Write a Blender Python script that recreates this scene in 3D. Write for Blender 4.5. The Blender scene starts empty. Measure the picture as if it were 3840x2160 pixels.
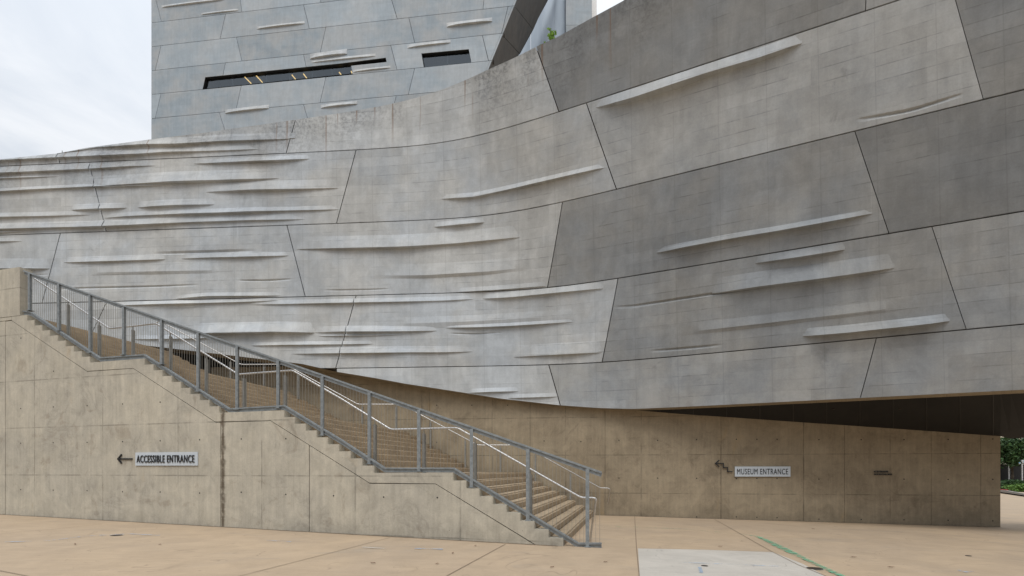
import bpy, bmesh, math, random
import numpy as np
from mathutils import Vector, Matrix
random.seed(7)
rng = np.random.RandomState(5)
C = bpy.context.scene.collection
# ---------------------------------------------------------------- camera, world, sun, exposure
F = 1920.0          # focal length in photo pixels (3840 wide), 18 mm on a 36 mm sensor, shifted lens kept level
YH = 1765.0         # horizon row
EYE = 1.406
cam_d = bpy.data.cameras.new('camera'); cam = bpy.data.objects.new('camera', cam_d); C.objects.link(cam)
cam.location = (0, 0, EYE); cam.rotation_euler = (math.radians(90), 0, 0)
cam_d.lens = 18; cam_d.sensor_width = 36; cam_d.shift_y = (YH - 1080) / 3840
cam_d.clip_start = 0.1; cam_d.clip_end = 3000
bpy.context.scene.camera = cam
SUN_EL, SUN_AZ = 60, 183      # degrees; the veiled sun stands behind the camera
W = bpy.data.worlds.new('World'); bpy.context.scene.world = W; W.use_nodes = True
sun_d = bpy.data.lights.new('sun', 'SUN'); sun = bpy.data.objects.new('sun', sun_d); C.objects.link(sun)
sun_d.energy = 1.5; sun_d.angle = math.radians(28); sun_d.color = (1, .965, .91)
az, el = math.radians(SUN_AZ), math.radians(SUN_EL)
sdir = Vector((math.sin(az) * math.cos(el), math.cos(az) * math.cos(el), math.sin(el)))
sun.rotation_euler = (-sdir).to_track_quat('-Z', 'Y').to_euler()
vs = bpy.context.scene.view_settings
vs.view_transform = 'Standard'; vs.look = 'None'; vs.gamma = 1; vs.exposure = 0.25

class NT:
    """tiny helper to write node trees"""
    def __init__(s, tree): s.t = tree; s.n = tree.nodes; s.l = tree.links
    def new(s, ty, **kw):
        nd = s.n.new(ty)
        for k, v in kw.items(): setattr(nd, k, v)
        return nd
    def put(s, sock, v):
        if isinstance(v, bpy.types.NodeSocket): s.l.new(v, sock)
        elif v is not None:
            if hasattr(sock.default_value, '__len__') and not hasattr(v, '__len__'):
                v = (v,) * len(sock.default_value)
            if hasattr(v, '__len__') and hasattr(sock.default_value, '__len__') and len(sock.default_value) == 4 and len(v) == 3: v = (*v, 1)
            sock.default_value = v
    def m(s, op, a, b=None, c=None, clamp=False):
        nd = s.new('ShaderNodeMath', operation=op, use_clamp=clamp); s.put(nd.inputs[0], a)
        if b is not None: s.put(nd.inputs[1], b)
        if c is not None: s.put(nd.inputs[2], c)
        return nd.outputs[0]
    def mix(s, f, a, b, bt='MIX'):
        nd = s.new('ShaderNodeMix', data_type='RGBA', blend_type=bt)
        s.put(nd.inputs[0], f); s.put(nd.inputs[6], a); s.put(nd.inputs[7], b); return nd.outputs[2]
    def ramp(s, x, lo, hi, a=0.0, b=1.0, smooth=True):
        nd = s.new('ShaderNodeMapRange', interpolation_type='SMOOTHSTEP' if smooth else 'LINEAR')
        for i, v in enumerate((x, lo, hi, a, b)): s.put(nd.inputs[i], v)
        return nd.outputs[0]
    def noise(s, vec, scale, detail=4, rough=.55, dist=0):
        nd = s.new('ShaderNodeTexNoise'); s.put(nd.inputs['Vector'], vec); s.put(nd.inputs['Scale'], scale)
        s.put(nd.inputs['Detail'], detail); s.put(nd.inputs['Roughness'], rough); s.put(nd.inputs['Distortion'], dist)
        return nd.outputs['Fac']
    def scale(s, vec, sc, loc=(0, 0, 0)):
        nd = s.new('ShaderNodeMapping'); s.put(nd.inputs[0], vec); s.put(nd.inputs['Scale'], sc); s.put(nd.inputs['Location'], loc); return nd.outputs[0]
    def pos(s): return s.new('ShaderNodeNewGeometry').outputs['Position']
    def uv(s, name='UVMap'):
        nd = s.new('ShaderNodeUVMap', uv_map=name); sp = s.new('ShaderNodeSeparateXYZ'); s.l.new(nd.outputs[0], sp.inputs[0])
        return sp.outputs[0], sp.outputs[1]
    def comb(s, x, y, z=0):
        nd = s.new('ShaderNodeCombineXYZ'); s.put(nd.inputs[0], x); s.put(nd.inputs[1], y); s.put(nd.inputs[2], z); return nd.outputs[0]
    def line(s, v, period, width, off=0.0):
        a = s.m('DIVIDE', s.m('ADD', v, off), period); f = s.m('FRACT', a); d = s.m('ABSOLUTE', s.m('SUBTRACT', f, .5))
        return s.ramp(d, .5 - width / period, .5 - .25 * width / period)

# world: veiled overcast sky (Nishita under a cloud layer)
t = NT(W.node_tree); W.node_tree.nodes.clear()
sky = t.new('ShaderNodeTexSky', sky_type='NISHITA'); sky.sun_disc = False
sky.sun_elevation = math.radians(SUN_EL); sky.sun_rotation = math.radians(SUN_AZ); sky.air_density = 1.2; sky.dust_density = 3
tc = t.new('ShaderNodeTexCoord').outputs['Generated']
sp = t.new('ShaderNodeSeparateXYZ'); t.l.new(tc, sp.inputs[0])
zz = t.m('MAXIMUM', sp.outputs[2], .12)
cv = t.comb(t.m('DIVIDE', sp.outputs[0], zz), t.m('DIVIDE', sp.outputs[1], zz), 0)
c1 = t.noise(t.scale(cv, (1.2, .8, 1), (3.1, 2.2, 0)), 1.3, 7, .58, .5)
cloudcol = t.mix(t.ramp(c1, .36, .64), (7.0, 7.5, 8.2), (8.9, 9.15, 9.5))
grad = t.m('MULTIPLY', t.ramp(sp.outputs[2], .08, .42, .16, 1), t.m('ADD', .62, t.m('MULTIPLY', t.m('MAXIMUM', sp.outputs[2], 0.0), .95)))  # sky dimmed towards the horizon, added to deepen the shade under the overhang
cloudcol = t.mix(1, cloudcol, t.comb(grad, grad, grad), 'MULTIPLY')
col = t.mix(.93, sky.outputs[0], cloudcol)
bg = t.new('ShaderNodeBackground'); t.l.new(col, bg.inputs[0]); bg.inputs[1].default_value = .088
t.l.new(bg.outputs[0], t.new('ShaderNodeOutputWorld').inputs[0])

# ---------------------------------------------------------------- materials
def mat_new(name):
    m = bpy.data.materials.new(name); m.use_nodes = True; m.node_tree.nodes.clear(); n = NT(m.node_tree)
    b = n.new('ShaderNodeBsdfPrincipled'); o = n.new('ShaderNodeOutputMaterial'); n.l.new(b.outputs[0], o.inputs[0])
    return m, n, b
def bump(n, b, h, strength=.3, dist=.01):
    bp = n.new('ShaderNodeBump'); n.put(bp.inputs['Height'], h); bp.inputs['Strength'].default_value = strength; bp.inputs['Distance'].default_value = dist
    n.l.new(bp.outputs[0], b.inputs['Normal'])

def facade_concrete(name, base, cool, warm, grid=1.0, stain=1.0, cellamp=.07, pu=1.22, pv=.305, rndcol=False, ma=1.0, rr=(.92, 1.06)):
    m, n, b = mat_new(name); P = n.pos(); u, v = n.uv(); e1, e2 = n.uv('edge')
    big = n.noise(P, .45, 5, .6); med = n.noise(P, 2.2, 6, .65, .4)
    oi = n.new('ShaderNodeObjectInfo'); sc_ = n.new('ShaderNodeSeparateColor'); n.l.new(oi.outputs['Color'], sc_.inputs[0]); oc = sc_.outputs[0]; rnd = sc_.outputs[1] if rndcol else oi.outputs['Random']
    col = n.mix(n.ramp(big, .34, .66), warm, cool)
    col = n.mix(n.ramp(rnd, .2, .8, 0, .45), col, base)
    # board cells of slightly different tone
    cell = n.new('ShaderNodeTexWhiteNoise', noise_dimensions='2D')
    n.l.new(n.comb(n.m('FLOOR', n.m('DIVIDE', u, pu)), n.m('FLOOR', n.m('DIVIDE', v, pv * 2))), cell.inputs[0])
    c2 = n.new('ShaderNodeTexWhiteNoise', noise_dimensions='2D')
    n.l.new(n.comb(n.m('FLOOR', n.m('DIVIDE', n.m('ADD', u, .4), pu * 2)), n.m('FLOOR', n.m('DIVIDE', v, pv))), c2.inputs[0])
    k = n.m('ADD', 1 - cellamp / 2, n.m('MULTIPLY', cell.outputs[0], cellamp))
    k = n.m('MULTIPLY', k, n.m('ADD', 1, n.m('MULTIPLY', n.m('SUBTRACT', n.m('GREATER_THAN', c2.outputs[0], .84), n.m('LESS_THAN', c2.outputs[0], .13)), cellamp)))
    k = n.m('MULTIPLY', k, n.ramp(rnd, 0, 1, rr[0], rr[1], False))
    k = n.m('MULTIPLY', k, n.ramp(med, .3, .7, 1 - .10 * ma, 1 + .075 * ma))
    fine = n.noise(n.scale(P, (1, 1, 1)), 26, 5, .7)
    k = n.m('MULTIPLY', k, n.ramp(fine, .2, .8, .94, 1.06))
    horiz = n.noise(n.comb(n.m('MULTIPLY', u, .9), n.m('MULTIPLY', v, 14)), 1.4, 4, .6)
    k = n.m('MULTIPLY', k, n.ramp(horiz, .25, .75, .98, 1.02))
    streak = n.noise(n.comb(n.m('MULTIPLY', u, 3.2), n.m('MULTIPLY', v, .22)), 1.6, 6, .65)
    k = n.m('MULTIPLY', k, n.ramp(streak, .3, .72, 1.03, .94))
    cloud = n.noise(n.comb(n.m('MULTIPLY', u, 1.0), n.m('MULTIPLY', v, .45)), .55, 7, .68, 1.0); k = n.m('MULTIPLY', k, n.ramp(cloud, .34, .66, 1 - .09 * ma, 1 + .08 * ma))
    pale = n.m('MULTIPLY', n.ramp(n.noise(n.comb(n.m('MULTIPLY', u, 4.5), n.m('MULTIPLY', v, .16)), 1.1, 4, .6), .60, .72), n.ramp(n.noise(P, .4, 3), .5, .62)); k = n.m('MULTIPLY', k, n.m('ADD', 1, n.m('MULTIPLY', pale, .13 * ma)))
    # faint form lines, patchy
    patch = n.ramp(n.noise(P, .8, 4, .6), .4, .62)
    g1 = n.m('MULTIPLY', n.line(n.m('ADD', v, n.m('MULTIPLY', n.noise(P, 1.5, 2), .012)), pv, .016), n.ramp(n.noise(P, 3.1, 3), .35, .6, .15, 1))
    g2 = n.line(n.m('ADD', u, n.m('MULTIPLY', v, .02)), pu, .018)
    g = n.m('MAXIMUM', n.m('MULTIPLY', g1, n.m('MULTIPLY', patch, .34)), n.m('MULTIPLY', g2, .11))
    k = n.m('MULTIPLY', k, n.m('SUBTRACT', 1, n.m('MULTIPLY', g, grid)))
    # black mildew creeping down from the coping, in clumps
    near = n.ramp(e2, 0, 2.0, 1, 0, False)
    mil = n.m('MULTIPLY', near, n.ramp(n.noise(n.comb(n.m('MULTIPLY', e1, 1), n.m('MULTIPLY', e2, .55)), .42, 6, .7), .38, .60))
    speck = n.ramp(n.noise(P, 9, 6, .75), .38, .66, .3, 1)
    kk = n.m('MULTIPLY', n.m('MULTIPLY', mil, speck), .62 * stain)
    blot = n.m('MULTIPLY', n.ramp(n.noise(P, 1.05, 7, .72, .8), .60, .74), .20 * stain)
    k = n.m('MULTIPLY', k, n.m('SUBTRACT', 1, n.m('MAXIMUM', kk, blot)))
    k = n.m('MULTIPLY', k, oc)
    col = n.mix(1, col, n.comb(k, k, k), 'MULTIPLY')
    # rust runs below the coping
    r1 = n.ramp(n.noise(n.comb(n.m('MULTIPLY', e1, 2.1), n.m('MULTIPLY', e2, .05)), 2.2, 3, .5), .60, .64)
    r2 = n.ramp(e2, 0, n.ramp(n.noise(n.comb(e1, 0), 1.3, 2), .3, .7, .3, 2.3), 1, 0)
    col = n.mix(n.m('MULTIPLY', n.m('MULTIPLY', r1, r2), .62 * stain), col, (.17, .10, .055))
    n.l.new(col, b.inputs[0]); b.inputs['Roughness'].default_value = .82
    bump(n, b, n.m('ADD', n.m('MULTIPLY', fine, .4), n.m('MULTIPLY', med, .6)), .35, .012)
    return m
M_pod = facade_concrete('podium_concrete', (.44, .465, .482), (.41, .447, .485), (.468, .478, .474), rndcol=True)
M_tow = facade_concrete('tower_concrete', (.35, .405, .455), (.32, .385, .445), (.42, .45, .475), grid=.12, stain=.12, cellamp=.03, ma=.45, rr=(.84, 1.09))

def wall_concrete(name, c1, c2, dark, lp=1.22, lo=0.0, vp=2.44, vo=0.0, rough=.85):
    m, n, b = mat_new(name); P = n.pos(); u, v = n.uv()
    big = n.noise(P, .6, 6, .62, .8); med = n.noise(P, 2.6, 7, .68, .6)
    col = n.mix(n.ramp(big, .33, .67), c1, c2)
    k = n.ramp(med, .25, .75, .86, 1.10)
    bl = n.ramp(n.noise(P, 1.15, 7, .66, 1.6), .56, .70)
    col = n.mix(n.m('MULTIPLY', bl, .42), col, dark)
    veins = n.m('ABSOLUTE', n.m('SUBTRACT', n.noise(P, .9, 6, .6, 1.1), .5))
    k = n.m('MULTIPLY', k, n.m('SUBTRACT', 1, n.m('MULTIPLY', n.ramp(veins, .0, .035, 1, 0), n.ramp(big, .45, .6, 0, .13))))
    streak = n.noise(n.comb(n.m('MULTIPLY', u, 7), n.m('MULTIPLY', v, .5)), 1.3, 6, .7)
    k = n.m('MULTIPLY', k, n.ramp(streak, .3, .7, 1.07, .9))
    brd = n.noise(n.m('FLOOR', n.m('DIVIDE', v, lp)), 5.3, 0)
    k = n.m('MULTIPLY', k, n.ramp(brd, .2, .8, .96, 1.04))
    pt = n.ramp(n.noise(P, 1.7, 3), .38, .6, .1, 1)
    g = n.m('MAXIMUM', n.m('MULTIPLY', n.line(n.m('ADD', v, n.m('MULTIPLY', n.noise(P, 2, 2), .01)), lp, .022, lo), .36), n.m('MULTIPLY', n.line(u, vp, .024, vo), .34))
    k = n.m('MULTIPLY', k, n.m('SUBTRACT', 1, n.m('MULTIPLY', g, pt)))
    pits = n.new('ShaderNodeTexVoronoi'); n.put(pits.inputs['Vector'], P); pits.inputs['Scale'].default_value = 9
    pk = n.m('MULTIPLY', n.ramp(pits.outputs['Distance'], .04, .09, 1, 0), n.ramp(n.noise(P, 1.3, 3), .5, .62))
    k = n.m('MULTIPLY', k, n.m('SUBTRACT', 1, n.m('MULTIPLY', pk, .6)))
    # darker along the foot of the wall
    k = n.m('MULTIPLY', k, n.ramp(n.m('ADD', v, n.m('MULTIPLY', med, .5)), .1, .75, .80, 1))
    fine = n.noise(P, 32, 5, .7); k = n.m('MULTIPLY', k, n.ramp(fine, .2, .8, .92, 1.08))
    col = n.mix(1, col, n.comb(k, k, k), 'MULTIPLY')
    och = n.ramp(n.noise(n.scale(P, (1, 1, .45)), .85, 5, .6, .7), .63, .74)
    col = n.mix(n.m('MULTIPLY', och, .35), col, (.36, .25, .12))
    n.l.new(col, b.inputs[0]); b.inputs['Roughness'].default_value = rough
    bump(n, b, n.m('ADD', fine, n.m('MULTIPLY', med, .8)), .4, .01)
    return m
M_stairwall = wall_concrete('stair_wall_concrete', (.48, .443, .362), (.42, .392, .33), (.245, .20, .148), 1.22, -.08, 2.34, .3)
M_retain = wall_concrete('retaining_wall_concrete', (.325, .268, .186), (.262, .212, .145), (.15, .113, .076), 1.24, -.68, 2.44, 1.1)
M_step = wall_concrete('step_concrete', (.39, .305, .205), (.34, .265, .18), (.20, .155, .105), 50, 7, 60, 9)

def plain(name, c, rough=.6, metal=0, var=.12, sc=8, bmp=0):
    m, n, b = mat_new(name); P = n.pos(); nz = n.noise(P, sc, 5, .65)
    k = n.ramp(nz, .25, .75, 1 - var, 1 + var)
    n.l.new(n.mix(1, c, n.comb(k, k, k), 'MULTIPLY'), b.inputs[0]); b.inputs['Roughness'].default_value = rough; b.inputs['Metallic'].default_value = metal
    if bmp: bump(n, b, nz, bmp, .01)
    return m
M_galv = plain('galvanised_steel', (.25, .275, .29), .5, .35, .22, 14)
M_inox = plain('brushed_stainless', (.62, .61, .60), .33, .9, .08, 30)
M_dpost = plain('dull_steel', (.30, .30, .285), .5, .6, .15, 10)
M_wire = plain('steel_wire', (.30, .29, .26), .5, .5, .1, 4)
M_dark = plain('joint_shadow', (.02, .02, .02), .9)
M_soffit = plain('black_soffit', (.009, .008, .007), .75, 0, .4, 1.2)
M_signw = plain('sign_white', (.52, .57, .62), .5, 0, .03, 5)
M_black = plain('black_paint', (.015, .016, .018), .5, 0, .1, 5)
M_green = plain('leaf_green', (.10, .20, .03), .6, 0, .35, 3)
M_weed = plain('weed_green', (.16, .32, .03), .55, 0, .25, 6)
M_tree = plain('tree_leaf', (.035, .085, .022), .6, 0, .45, 1.3)
M_bark = plain('bark', (.09, .07, .05), .9, 0, .3, 6)
M_pole = plain('white_pole', (.75, .75, .75), .45)
M_fence = plain('black_screen', (.012, .012, .012), .8)
M_cream = plain('cream_render', (.55, .50, .40), .8, 0, .08, .6)
M_blue = plain('blue_letters', (.08, .32, .55), .5)
M_redk = plain('red_kerb', (.40, .07, .06), .7)
M_kerb = plain('kerb_concrete', (.33, .31, .27), .85, 0, .15, 3)
M_iron = plain('cast_iron', (.055, .045, .038), .6, .5, .3, 20)
M_leafb = plain('dry_leaf', (.13, .07, .035), .8)
M_dirt = plain('debris', (.10, .075, .05), .9, 0, .5, 12)

def mat_emit(name, c, s):
    m = bpy.data.materials.new(name); m.use_nodes = True; m.node_tree.nodes.clear(); n = NT(m.node_tree)
    e = n.new('ShaderNodeEmission'); e.inputs[0].default_value = (*c, 1); e.inputs[1].default_value = s
    n.l.new(e.outputs[0], n.new('ShaderNodeOutputMaterial').inputs[0]); return m
M_lamp = mat_emit('warm_lamp', (1, .62, .22), 1.7)
def mat_glass():
    m = bpy.data.materials.new('tinted_glass'); m.use_nodes = True; m.node_tree.nodes.clear(); n = NT(m.node_tree)
    tr = n.new('ShaderNodeBsdfTransparent'); tr.inputs[0].default_value = (.42, .48, .52, 1)
    gl = n.new('ShaderNodeBsdfGlossy'); gl.inputs['Roughness'].default_value = .03; gl.inputs[0].default_value = (.8, .88, .95, 1)
    ge = n.new('ShaderNodeNewGeometry'); vm = n.new('ShaderNodeVectorMath', operation='DOT_PRODUCT'); n.l.new(ge.outputs['Normal'], vm.inputs[0]); n.l.new(ge.outputs['Incoming'], vm.inputs[1])
    fa = n.m('ADD', .11, n.m('MULTIPLY', .85, n.m('POWER', n.m('SUBTRACT', 1, n.m('ABSOLUTE', vm.outputs['Value'])), 5.0)))
    mx = n.new('ShaderNodeMixShader'); n.l.new(fa, mx.inputs[0]); n.l.new(tr.outputs[0], mx.inputs[1]); n.l.new(gl.outputs[0], mx.inputs[2])
    n.l.new(mx.outputs[0], n.new('ShaderNodeOutputMaterial').inputs[0]); return m
M_glass = mat_glass()
def mat_metal_wall():
    m, n, b = mat_new('blue_metal_glass'); P = n.pos(); nz = n.noise(n.scale(P, (1, 1, .12)), .5, 3)
    n.l.new(n.mix(n.ramp(nz, .3, .7), (.17, .21, .26), (.28, .33, .39)), b.inputs[0]); b.inputs['Roughness'].default_value = .45; b.inputs['Metallic'].default_value = .35
    return m
M_metal = mat_metal_wall()

def mat_ground(name, ca, cb, cc):
    m, n, b = mat_new(name); P = n.pos()
    big = n.noise(P, .22, 6, .62, .9); med = n.noise(P, 1.6, 7, .66, .5); fine = n.noise(P, 38, 4, .7)
    col = n.mix(n.ramp(big, .34, .66), ca, cb)
    gr = n.ramp(n.noise(n.scale(P, (1.0, 2.2, 1)), .5, 6, .6, 1.2), .55, .72)
    col = n.mix(n.m('MULTIPLY', gr, .55), col, cc)
    k = n.m('MULTIPLY', n.ramp(med, .25, .75, .91, 1.08), n.ramp(fine, .2, .8, .95, 1.05))
    cr = n.m('ABSOLUTE', n.m('SUBTRACT', n.noise(n.scale(P, (1, .7, 1)), .35, 4, .55, .6), .5))
    k = n.m('MULTIPLY', k, n.m('SUBTRACT', 1, n.m('MULTIPLY', n.ramp(cr, 0, .0035, 1, 0), n.ramp(med, .42, .6, 0, .28))))
    gr2 = n.noise(n.scale(P, (.7, 9, 1)), 2.2, 4, .6); k = n.m('MULTIPLY', k, n.ramp(gr2, .3, .7, 1.035, .965))
    st2 = n.ramp(n.noise(P, .55, 8, .72, 1.8), .58, .70); k = n.m('MULTIPLY', k, n.m('SUBTRACT', 1, n.m('MULTIPLY', st2, .16)))
    vo = n.new('ShaderNodeTexVoronoi'); n.put(vo.inputs['Vector'], P); vo.inputs['Scale'].default_value = 2.2
    k = n.m('MULTIPLY', k, n.m('SUBTRACT', 1, n.m('MULTIPLY', n.ramp(vo.outputs['Distance'], .03, .06, 1, 0), .25)))
    col = n.mix(1, col, n.comb(k, k, k), 'MULTIPLY')
    n.l.new(col, b.inputs[0]); b.inputs['Roughness'].default_value = .8
    bump(n, b, n.m('ADD', fine, med), .25, .006)
    return m
M_ground = mat_ground('plaza_concrete', (.41, .31, .208), (.37, .285, .20), (.31, .255, .195))
M_slab = mat_ground('pale_slab', (.455, .425, .38), (.41, .38, .335), (.47, .42, .35))
def mat_paint(name, c, thr):
    m, n, b = mat_new(name); P = n.pos()
    w = n.ramp(n.noise(n.scale(P, (1.5, 5, 1)), 3, 6, .75), thr - .08, thr + .1)
    tr = n.new('ShaderNodeBsdfTransparent'); mx = n.new('ShaderNodeMixShader'); out = [x for x in n.n if x.type == 'OUTPUT_MATERIAL'][0]
    b.inputs[0].default_value = (*c, 1); b.inputs['Roughness'].default_value = .8
    n.l.new(w, mx.inputs[0]); n.l.new(tr.outputs[0], mx.inputs[1]); n.l.new(b.outputs[0], mx.inputs[2]); n.l.new(mx.outputs[0], out.inputs[0])
    return m
M_gpaint = mat_paint('worn_green_paint', (.13, .37, .23), .50)
M_gpaint2 = mat_paint('faint_green_paint', (.20, .40, .22), .55)
M_bpaint = mat_paint('faint_blue_chalk', (.28, .42, .60), .52)
M_wpaint = mat_paint('faint_white_chalk', (.62, .60, .55), .45)

# ---------------------------------------------------------------- object helpers
OFF = {}
def tag(o, label=None, cat=None, group=None, kind=None):
    if label: o['label'] = label
    if cat: o['category'] = cat
    if group: o['group'] = group
    if kind: o['kind'] = kind
    return o
def thing(name, loc, label, cat, group=None):
    o = bpy.data.objects.new(name, None); C.objects.link(o); o.location = loc; o.empty_display_size = .3
    OFF[o.name] = Vector(loc); return tag(o, label, cat, group)
def mesh(name, vs_, fs, mat, parent=None, smooth=None, uv=None, uv2=None, label=None, mats=None, fm=None):
    """vs_ are world positions; uv gives one (u,v) per vertex"""
    v = np.asarray(vs_, dtype=float)
    if parent is not None: base = np.array(OFF[parent.name])
    else: base = np.array([(v[:, 0].min() + v[:, 0].max()) / 2, (v[:, 1].min() + v[:, 1].max()) / 2, v[:, 2].min()])
    me = bpy.data.meshes.new(name); me.from_pydata([tuple(p) for p in v - base], [], fs)
    if uv is not None:
        li = np.empty(len(me.loops), dtype=np.int32); me.loops.foreach_get('vertex_index', li)
        for nm, arr in (('UVMap', uv), ('edge', uv2)):
            if arr is None: continue
            l = me.uv_layers.new(name=nm); l.data.foreach_set('uv', np.asarray(arr, dtype=np.float32)[li].ravel())
    me.materials.append(mat)
    if mats:
        for mm in mats: me.materials.append(mm)
    if fm is not None: me.polygons.foreach_set('material_index', fm)
    if smooth is not None:
        me.polygons.foreach_set('use_smooth', [True] * len(me.polygons)); me.set_sharp_from_angle(angle=math.radians(smooth))
    me.update()
    o = bpy.data.objects.new(name, me); C.objects.link(o)
    if parent is not None: o.parent = parent
    else: o.location = base
    OFF[o.name] = Vector(base)
    if label: o['label'] = label
    return o
class MB:
    """collects shapes of one mesh"""
    def __init__(s): s.v = []; s.f = []; s.uvs = []
    def add(s, v, f, uv=None):
        k = len(s.v); s.v += [tuple(p) for p in v]; s.f += [tuple(i + k for i in q) for q in f]
        s.uvs += list(uv) if uv is not None else [(p[0] * .7 + p[1] * .7, p[2]) for p in v]
    def prism(s, poly, d):
        n = len(poly); d = Vector(d); a = [Vector(p) for p in poly]; bk = [p + d for p in a]
        nrm = Vector((0, 0, 0))
        for i in range(n): nrm += a[i].cross(a[(i + 1) % n])
        fr = list(range(n)); 
        if nrm.dot(d) > 0: fr = fr[::-1]
        f = [tuple(fr), tuple(i + n for i in fr[::-1])]
        for i in range(n):
            p, q = fr[i], fr[(i + 1) % n]; f.append((q, p, p + n, q + n))
        s.add(a + bk, f)
    def box(s, c, ax, ay, az):
        c, ax, ay, az = Vector(c), Vector(ax) / 2, Vector(ay) / 2, Vector(az) / 2
        s.prism([c - ax - ay - az, c + ax - ay - az, c + ax + ay - az, c - ax + ay - az], az * 2)
    def beam(s, p0, p1, side, w, h):
        """bar from p0 to p1, width w along side, height h across"""
        p0, p1 = Vector(p0), Vector(p1); d = (p1 - p0).normalized(); sd = Vector(side); sd = (sd - d * sd.dot(d)).normalized(); up = d.cross(sd)
        a, b2 = sd * w / 2, up * h / 2
        s.prism([p0 - a - b2, p0 + a - b2, p0 + a + b2, p0 - a + b2], p1 - p0)
    def tube(s, pts, r, n=10):
        pts = [Vector(p) for p in pts]; rings = []; ref = Vector((0, 0, 1))
        for i, p in enumerate(pts):
            d = (pts[min(i + 1, len(pts) - 1)] - pts[max(i - 1, 0)]).normalized()
            a = d.cross(ref); a = a.normalized() if a.length > 1e-3 else Vector((1, 0, 0)); b2 = a.cross(d)
            k = 1.0
            if 0 < i < len(pts) - 1:
                c = (pts[i] - pts[i - 1]).normalized().dot(d); k = 1 / max(c, .6)
            rings.append([p + a * math.cos(2 * math.pi * j / n) * r + b2 * math.sin(2 * math.pi * j / n) * r for j in range(n)])
        v = [q for rg in rings for q in rg]; f = []
        for i in range(len(pts) - 1):
            for j in range(n):
                f.append((i * n + j, i * n + (j + 1) % n, (i + 1) * n + (j + 1) % n, (i + 1) * n + j))
        f.append(tuple(range(n))[::-1]); f.append(tuple(range((len(pts) - 1) * n, len(pts) * n)))
        s.add(v, f)
    def build(s, name, mat, parent=None, **kw):
        return mesh(name, s.v, s.f, mat, parent, uv=s.uvs, uv2=[(a, 50) for a, _ in s.uvs], **kw)

def at(px, py, Y): return Vector(((px - 1920) / F * Y, Y, EYE + (YH - py) / F * Y))
GA, GB, GC = 1.366, .018, .0024
def gz(X, Y):
    X = max(-45, min(30, X)); Y = max(-30, min(60, Y)); return EYE - (GA + GB * X + GC * Y)
def gpt(px, py, lift=0.0):
    u = (px - 1920) / F; k = (py - YH) / F - GB * u - GC; Y = GA / k
    if u * Y > 30: Y = (GA + GB * 30) / ((py - YH) / F - GC)
    return Vector((u * Y, Y, gz(u * Y, Y) + lift))

P0 = Vector((.951, 9.51, 0)); D = Vector((-.9635, .267, 0))
# ---------------------------------------------------------------- ground
gx = np.concatenate([[-1500, -400, -120, -60], np.linspace(-45, 30, 26), [45, 90, 300, 1500]]); gy = np.concatenate([[-600, -150, -60], np.linspace(-30, 60, 31), [90, 200, 600, 2500]])
gv = [(x, y, gz(x, y)) for y in gy for x in gx]; nx = len(gx)
gf = [(j * nx + i, j * nx + i + 1, (j + 1) * nx + i + 1, (j + 1) * nx + i) for j in range(len(gy) - 1) for i in range(nx - 1)]
tag(mesh('ground', gv, gf, M_ground), 'tan concrete plaza paving in front of the stairs', None, None, 'structure')
def sheet(name, pts, mat, lift, kind='structure', label=None, cat=None):
    v = [gpt(x, y, lift) for x, y in pts]
    return tag(mesh(name, v, [tuple(range(len(v)))], mat), label, cat, None, kind)
sheet('pavement', [(2392, 2057.5), (2640, 2062), (2898, 2071), (3010, 2115), (3098, 2162), (3200, 2230), (2404, 2230), (2396, 2120)], M_slab, .004, label='pale grey repaired paving slab')
def gribbon(px, w, lift, rw=None):
    """ribbon on the ground along photo points; w metres wide (or rw per point)"""
    P = [gpt(x, y, lift) for x, y in px]; v = []; f = []
    for i, p in enumerate(P):
        d = P[min(i + 1, len(P) - 1)] - P[max(i - 1, 0)]; s_ = Vector((-d.y, d.x, 0)).normalized(); ww = (rw[i] if rw else w) / 2
        for q in (p + s_ * ww, p - s_ * ww): v.append((q.x, q.y, gz(q.x, q.y) + lift))
    for i in range(len(P) - 1): f.append((2 * i, 2 * i + 1, 2 * i + 3, 2 * i + 2))
    return v, f
def densify(pts, n=8):
    out = []
    for (a, b_), (c, d) in zip(pts[:-1], pts[1:]):
        for k in range(n): out.append((a + (c - a) * k / n, b_ + (d - b_) * k / n))
    return out + [pts[-1]]
jb = MB()
for ln in ([(2380, 1938), (2387, 2057), (2404, 2230)], [(2679, 1948), (2760, 1993), (2840, 2039), (2898, 2071), (2990, 2118), (3098, 2162), (3200, 2215)],
           [(740, 2215), (904, 2160), (1280, 2064), (1464, 2016)], [(1600, 2215), (1677, 2160), (1896, 2041)],
           [(0, 2003), (200, 1985), (384, 1966)], [(2395, 2057), (2640, 2062), (2898, 2071)], [(3300, 1972), (3660, 1984), (3840, 2003), (4200, 2040)],
           [(-400, 2100), (-60, 2130), (300, 2200)]):
    v, f = gribbon(densify(ln), .012, .008); jb.add(v, f)
for pts in ([(P0 + D * a).xy for a in np.linspace(19, .1, 40)], [(((x - 1920) / F * (F / float(np.interp(x, [1900, 2390, 2612, 3752], [112.3, 115.7, 118.2, 127.7]))), F / float(np.interp(x, [1900, 2390, 2612, 3752], [112.3, 115.7, 118.2, 127.7])))) for x in np.linspace(2150, 3752, 60)]):
    v = []
    for k, (a_, c_) in enumerate(pts):
        w_ = random.uniform(.03, .07); L_ = math.hypot(a_, c_); v += [(a_ + .0, c_ + .01, gz(a_, c_) + .007), (a_ - a_ / L_ * w_, c_ - c_ / L_ * w_, gz(a_, c_) + .007)]
    jb.add(v, [(2 * i, 2 * i + 1, 2 * i + 3, 2 * i + 2) for i in range(len(pts) - 1)])  # dark strip of uneven width along each wall foot
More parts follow.
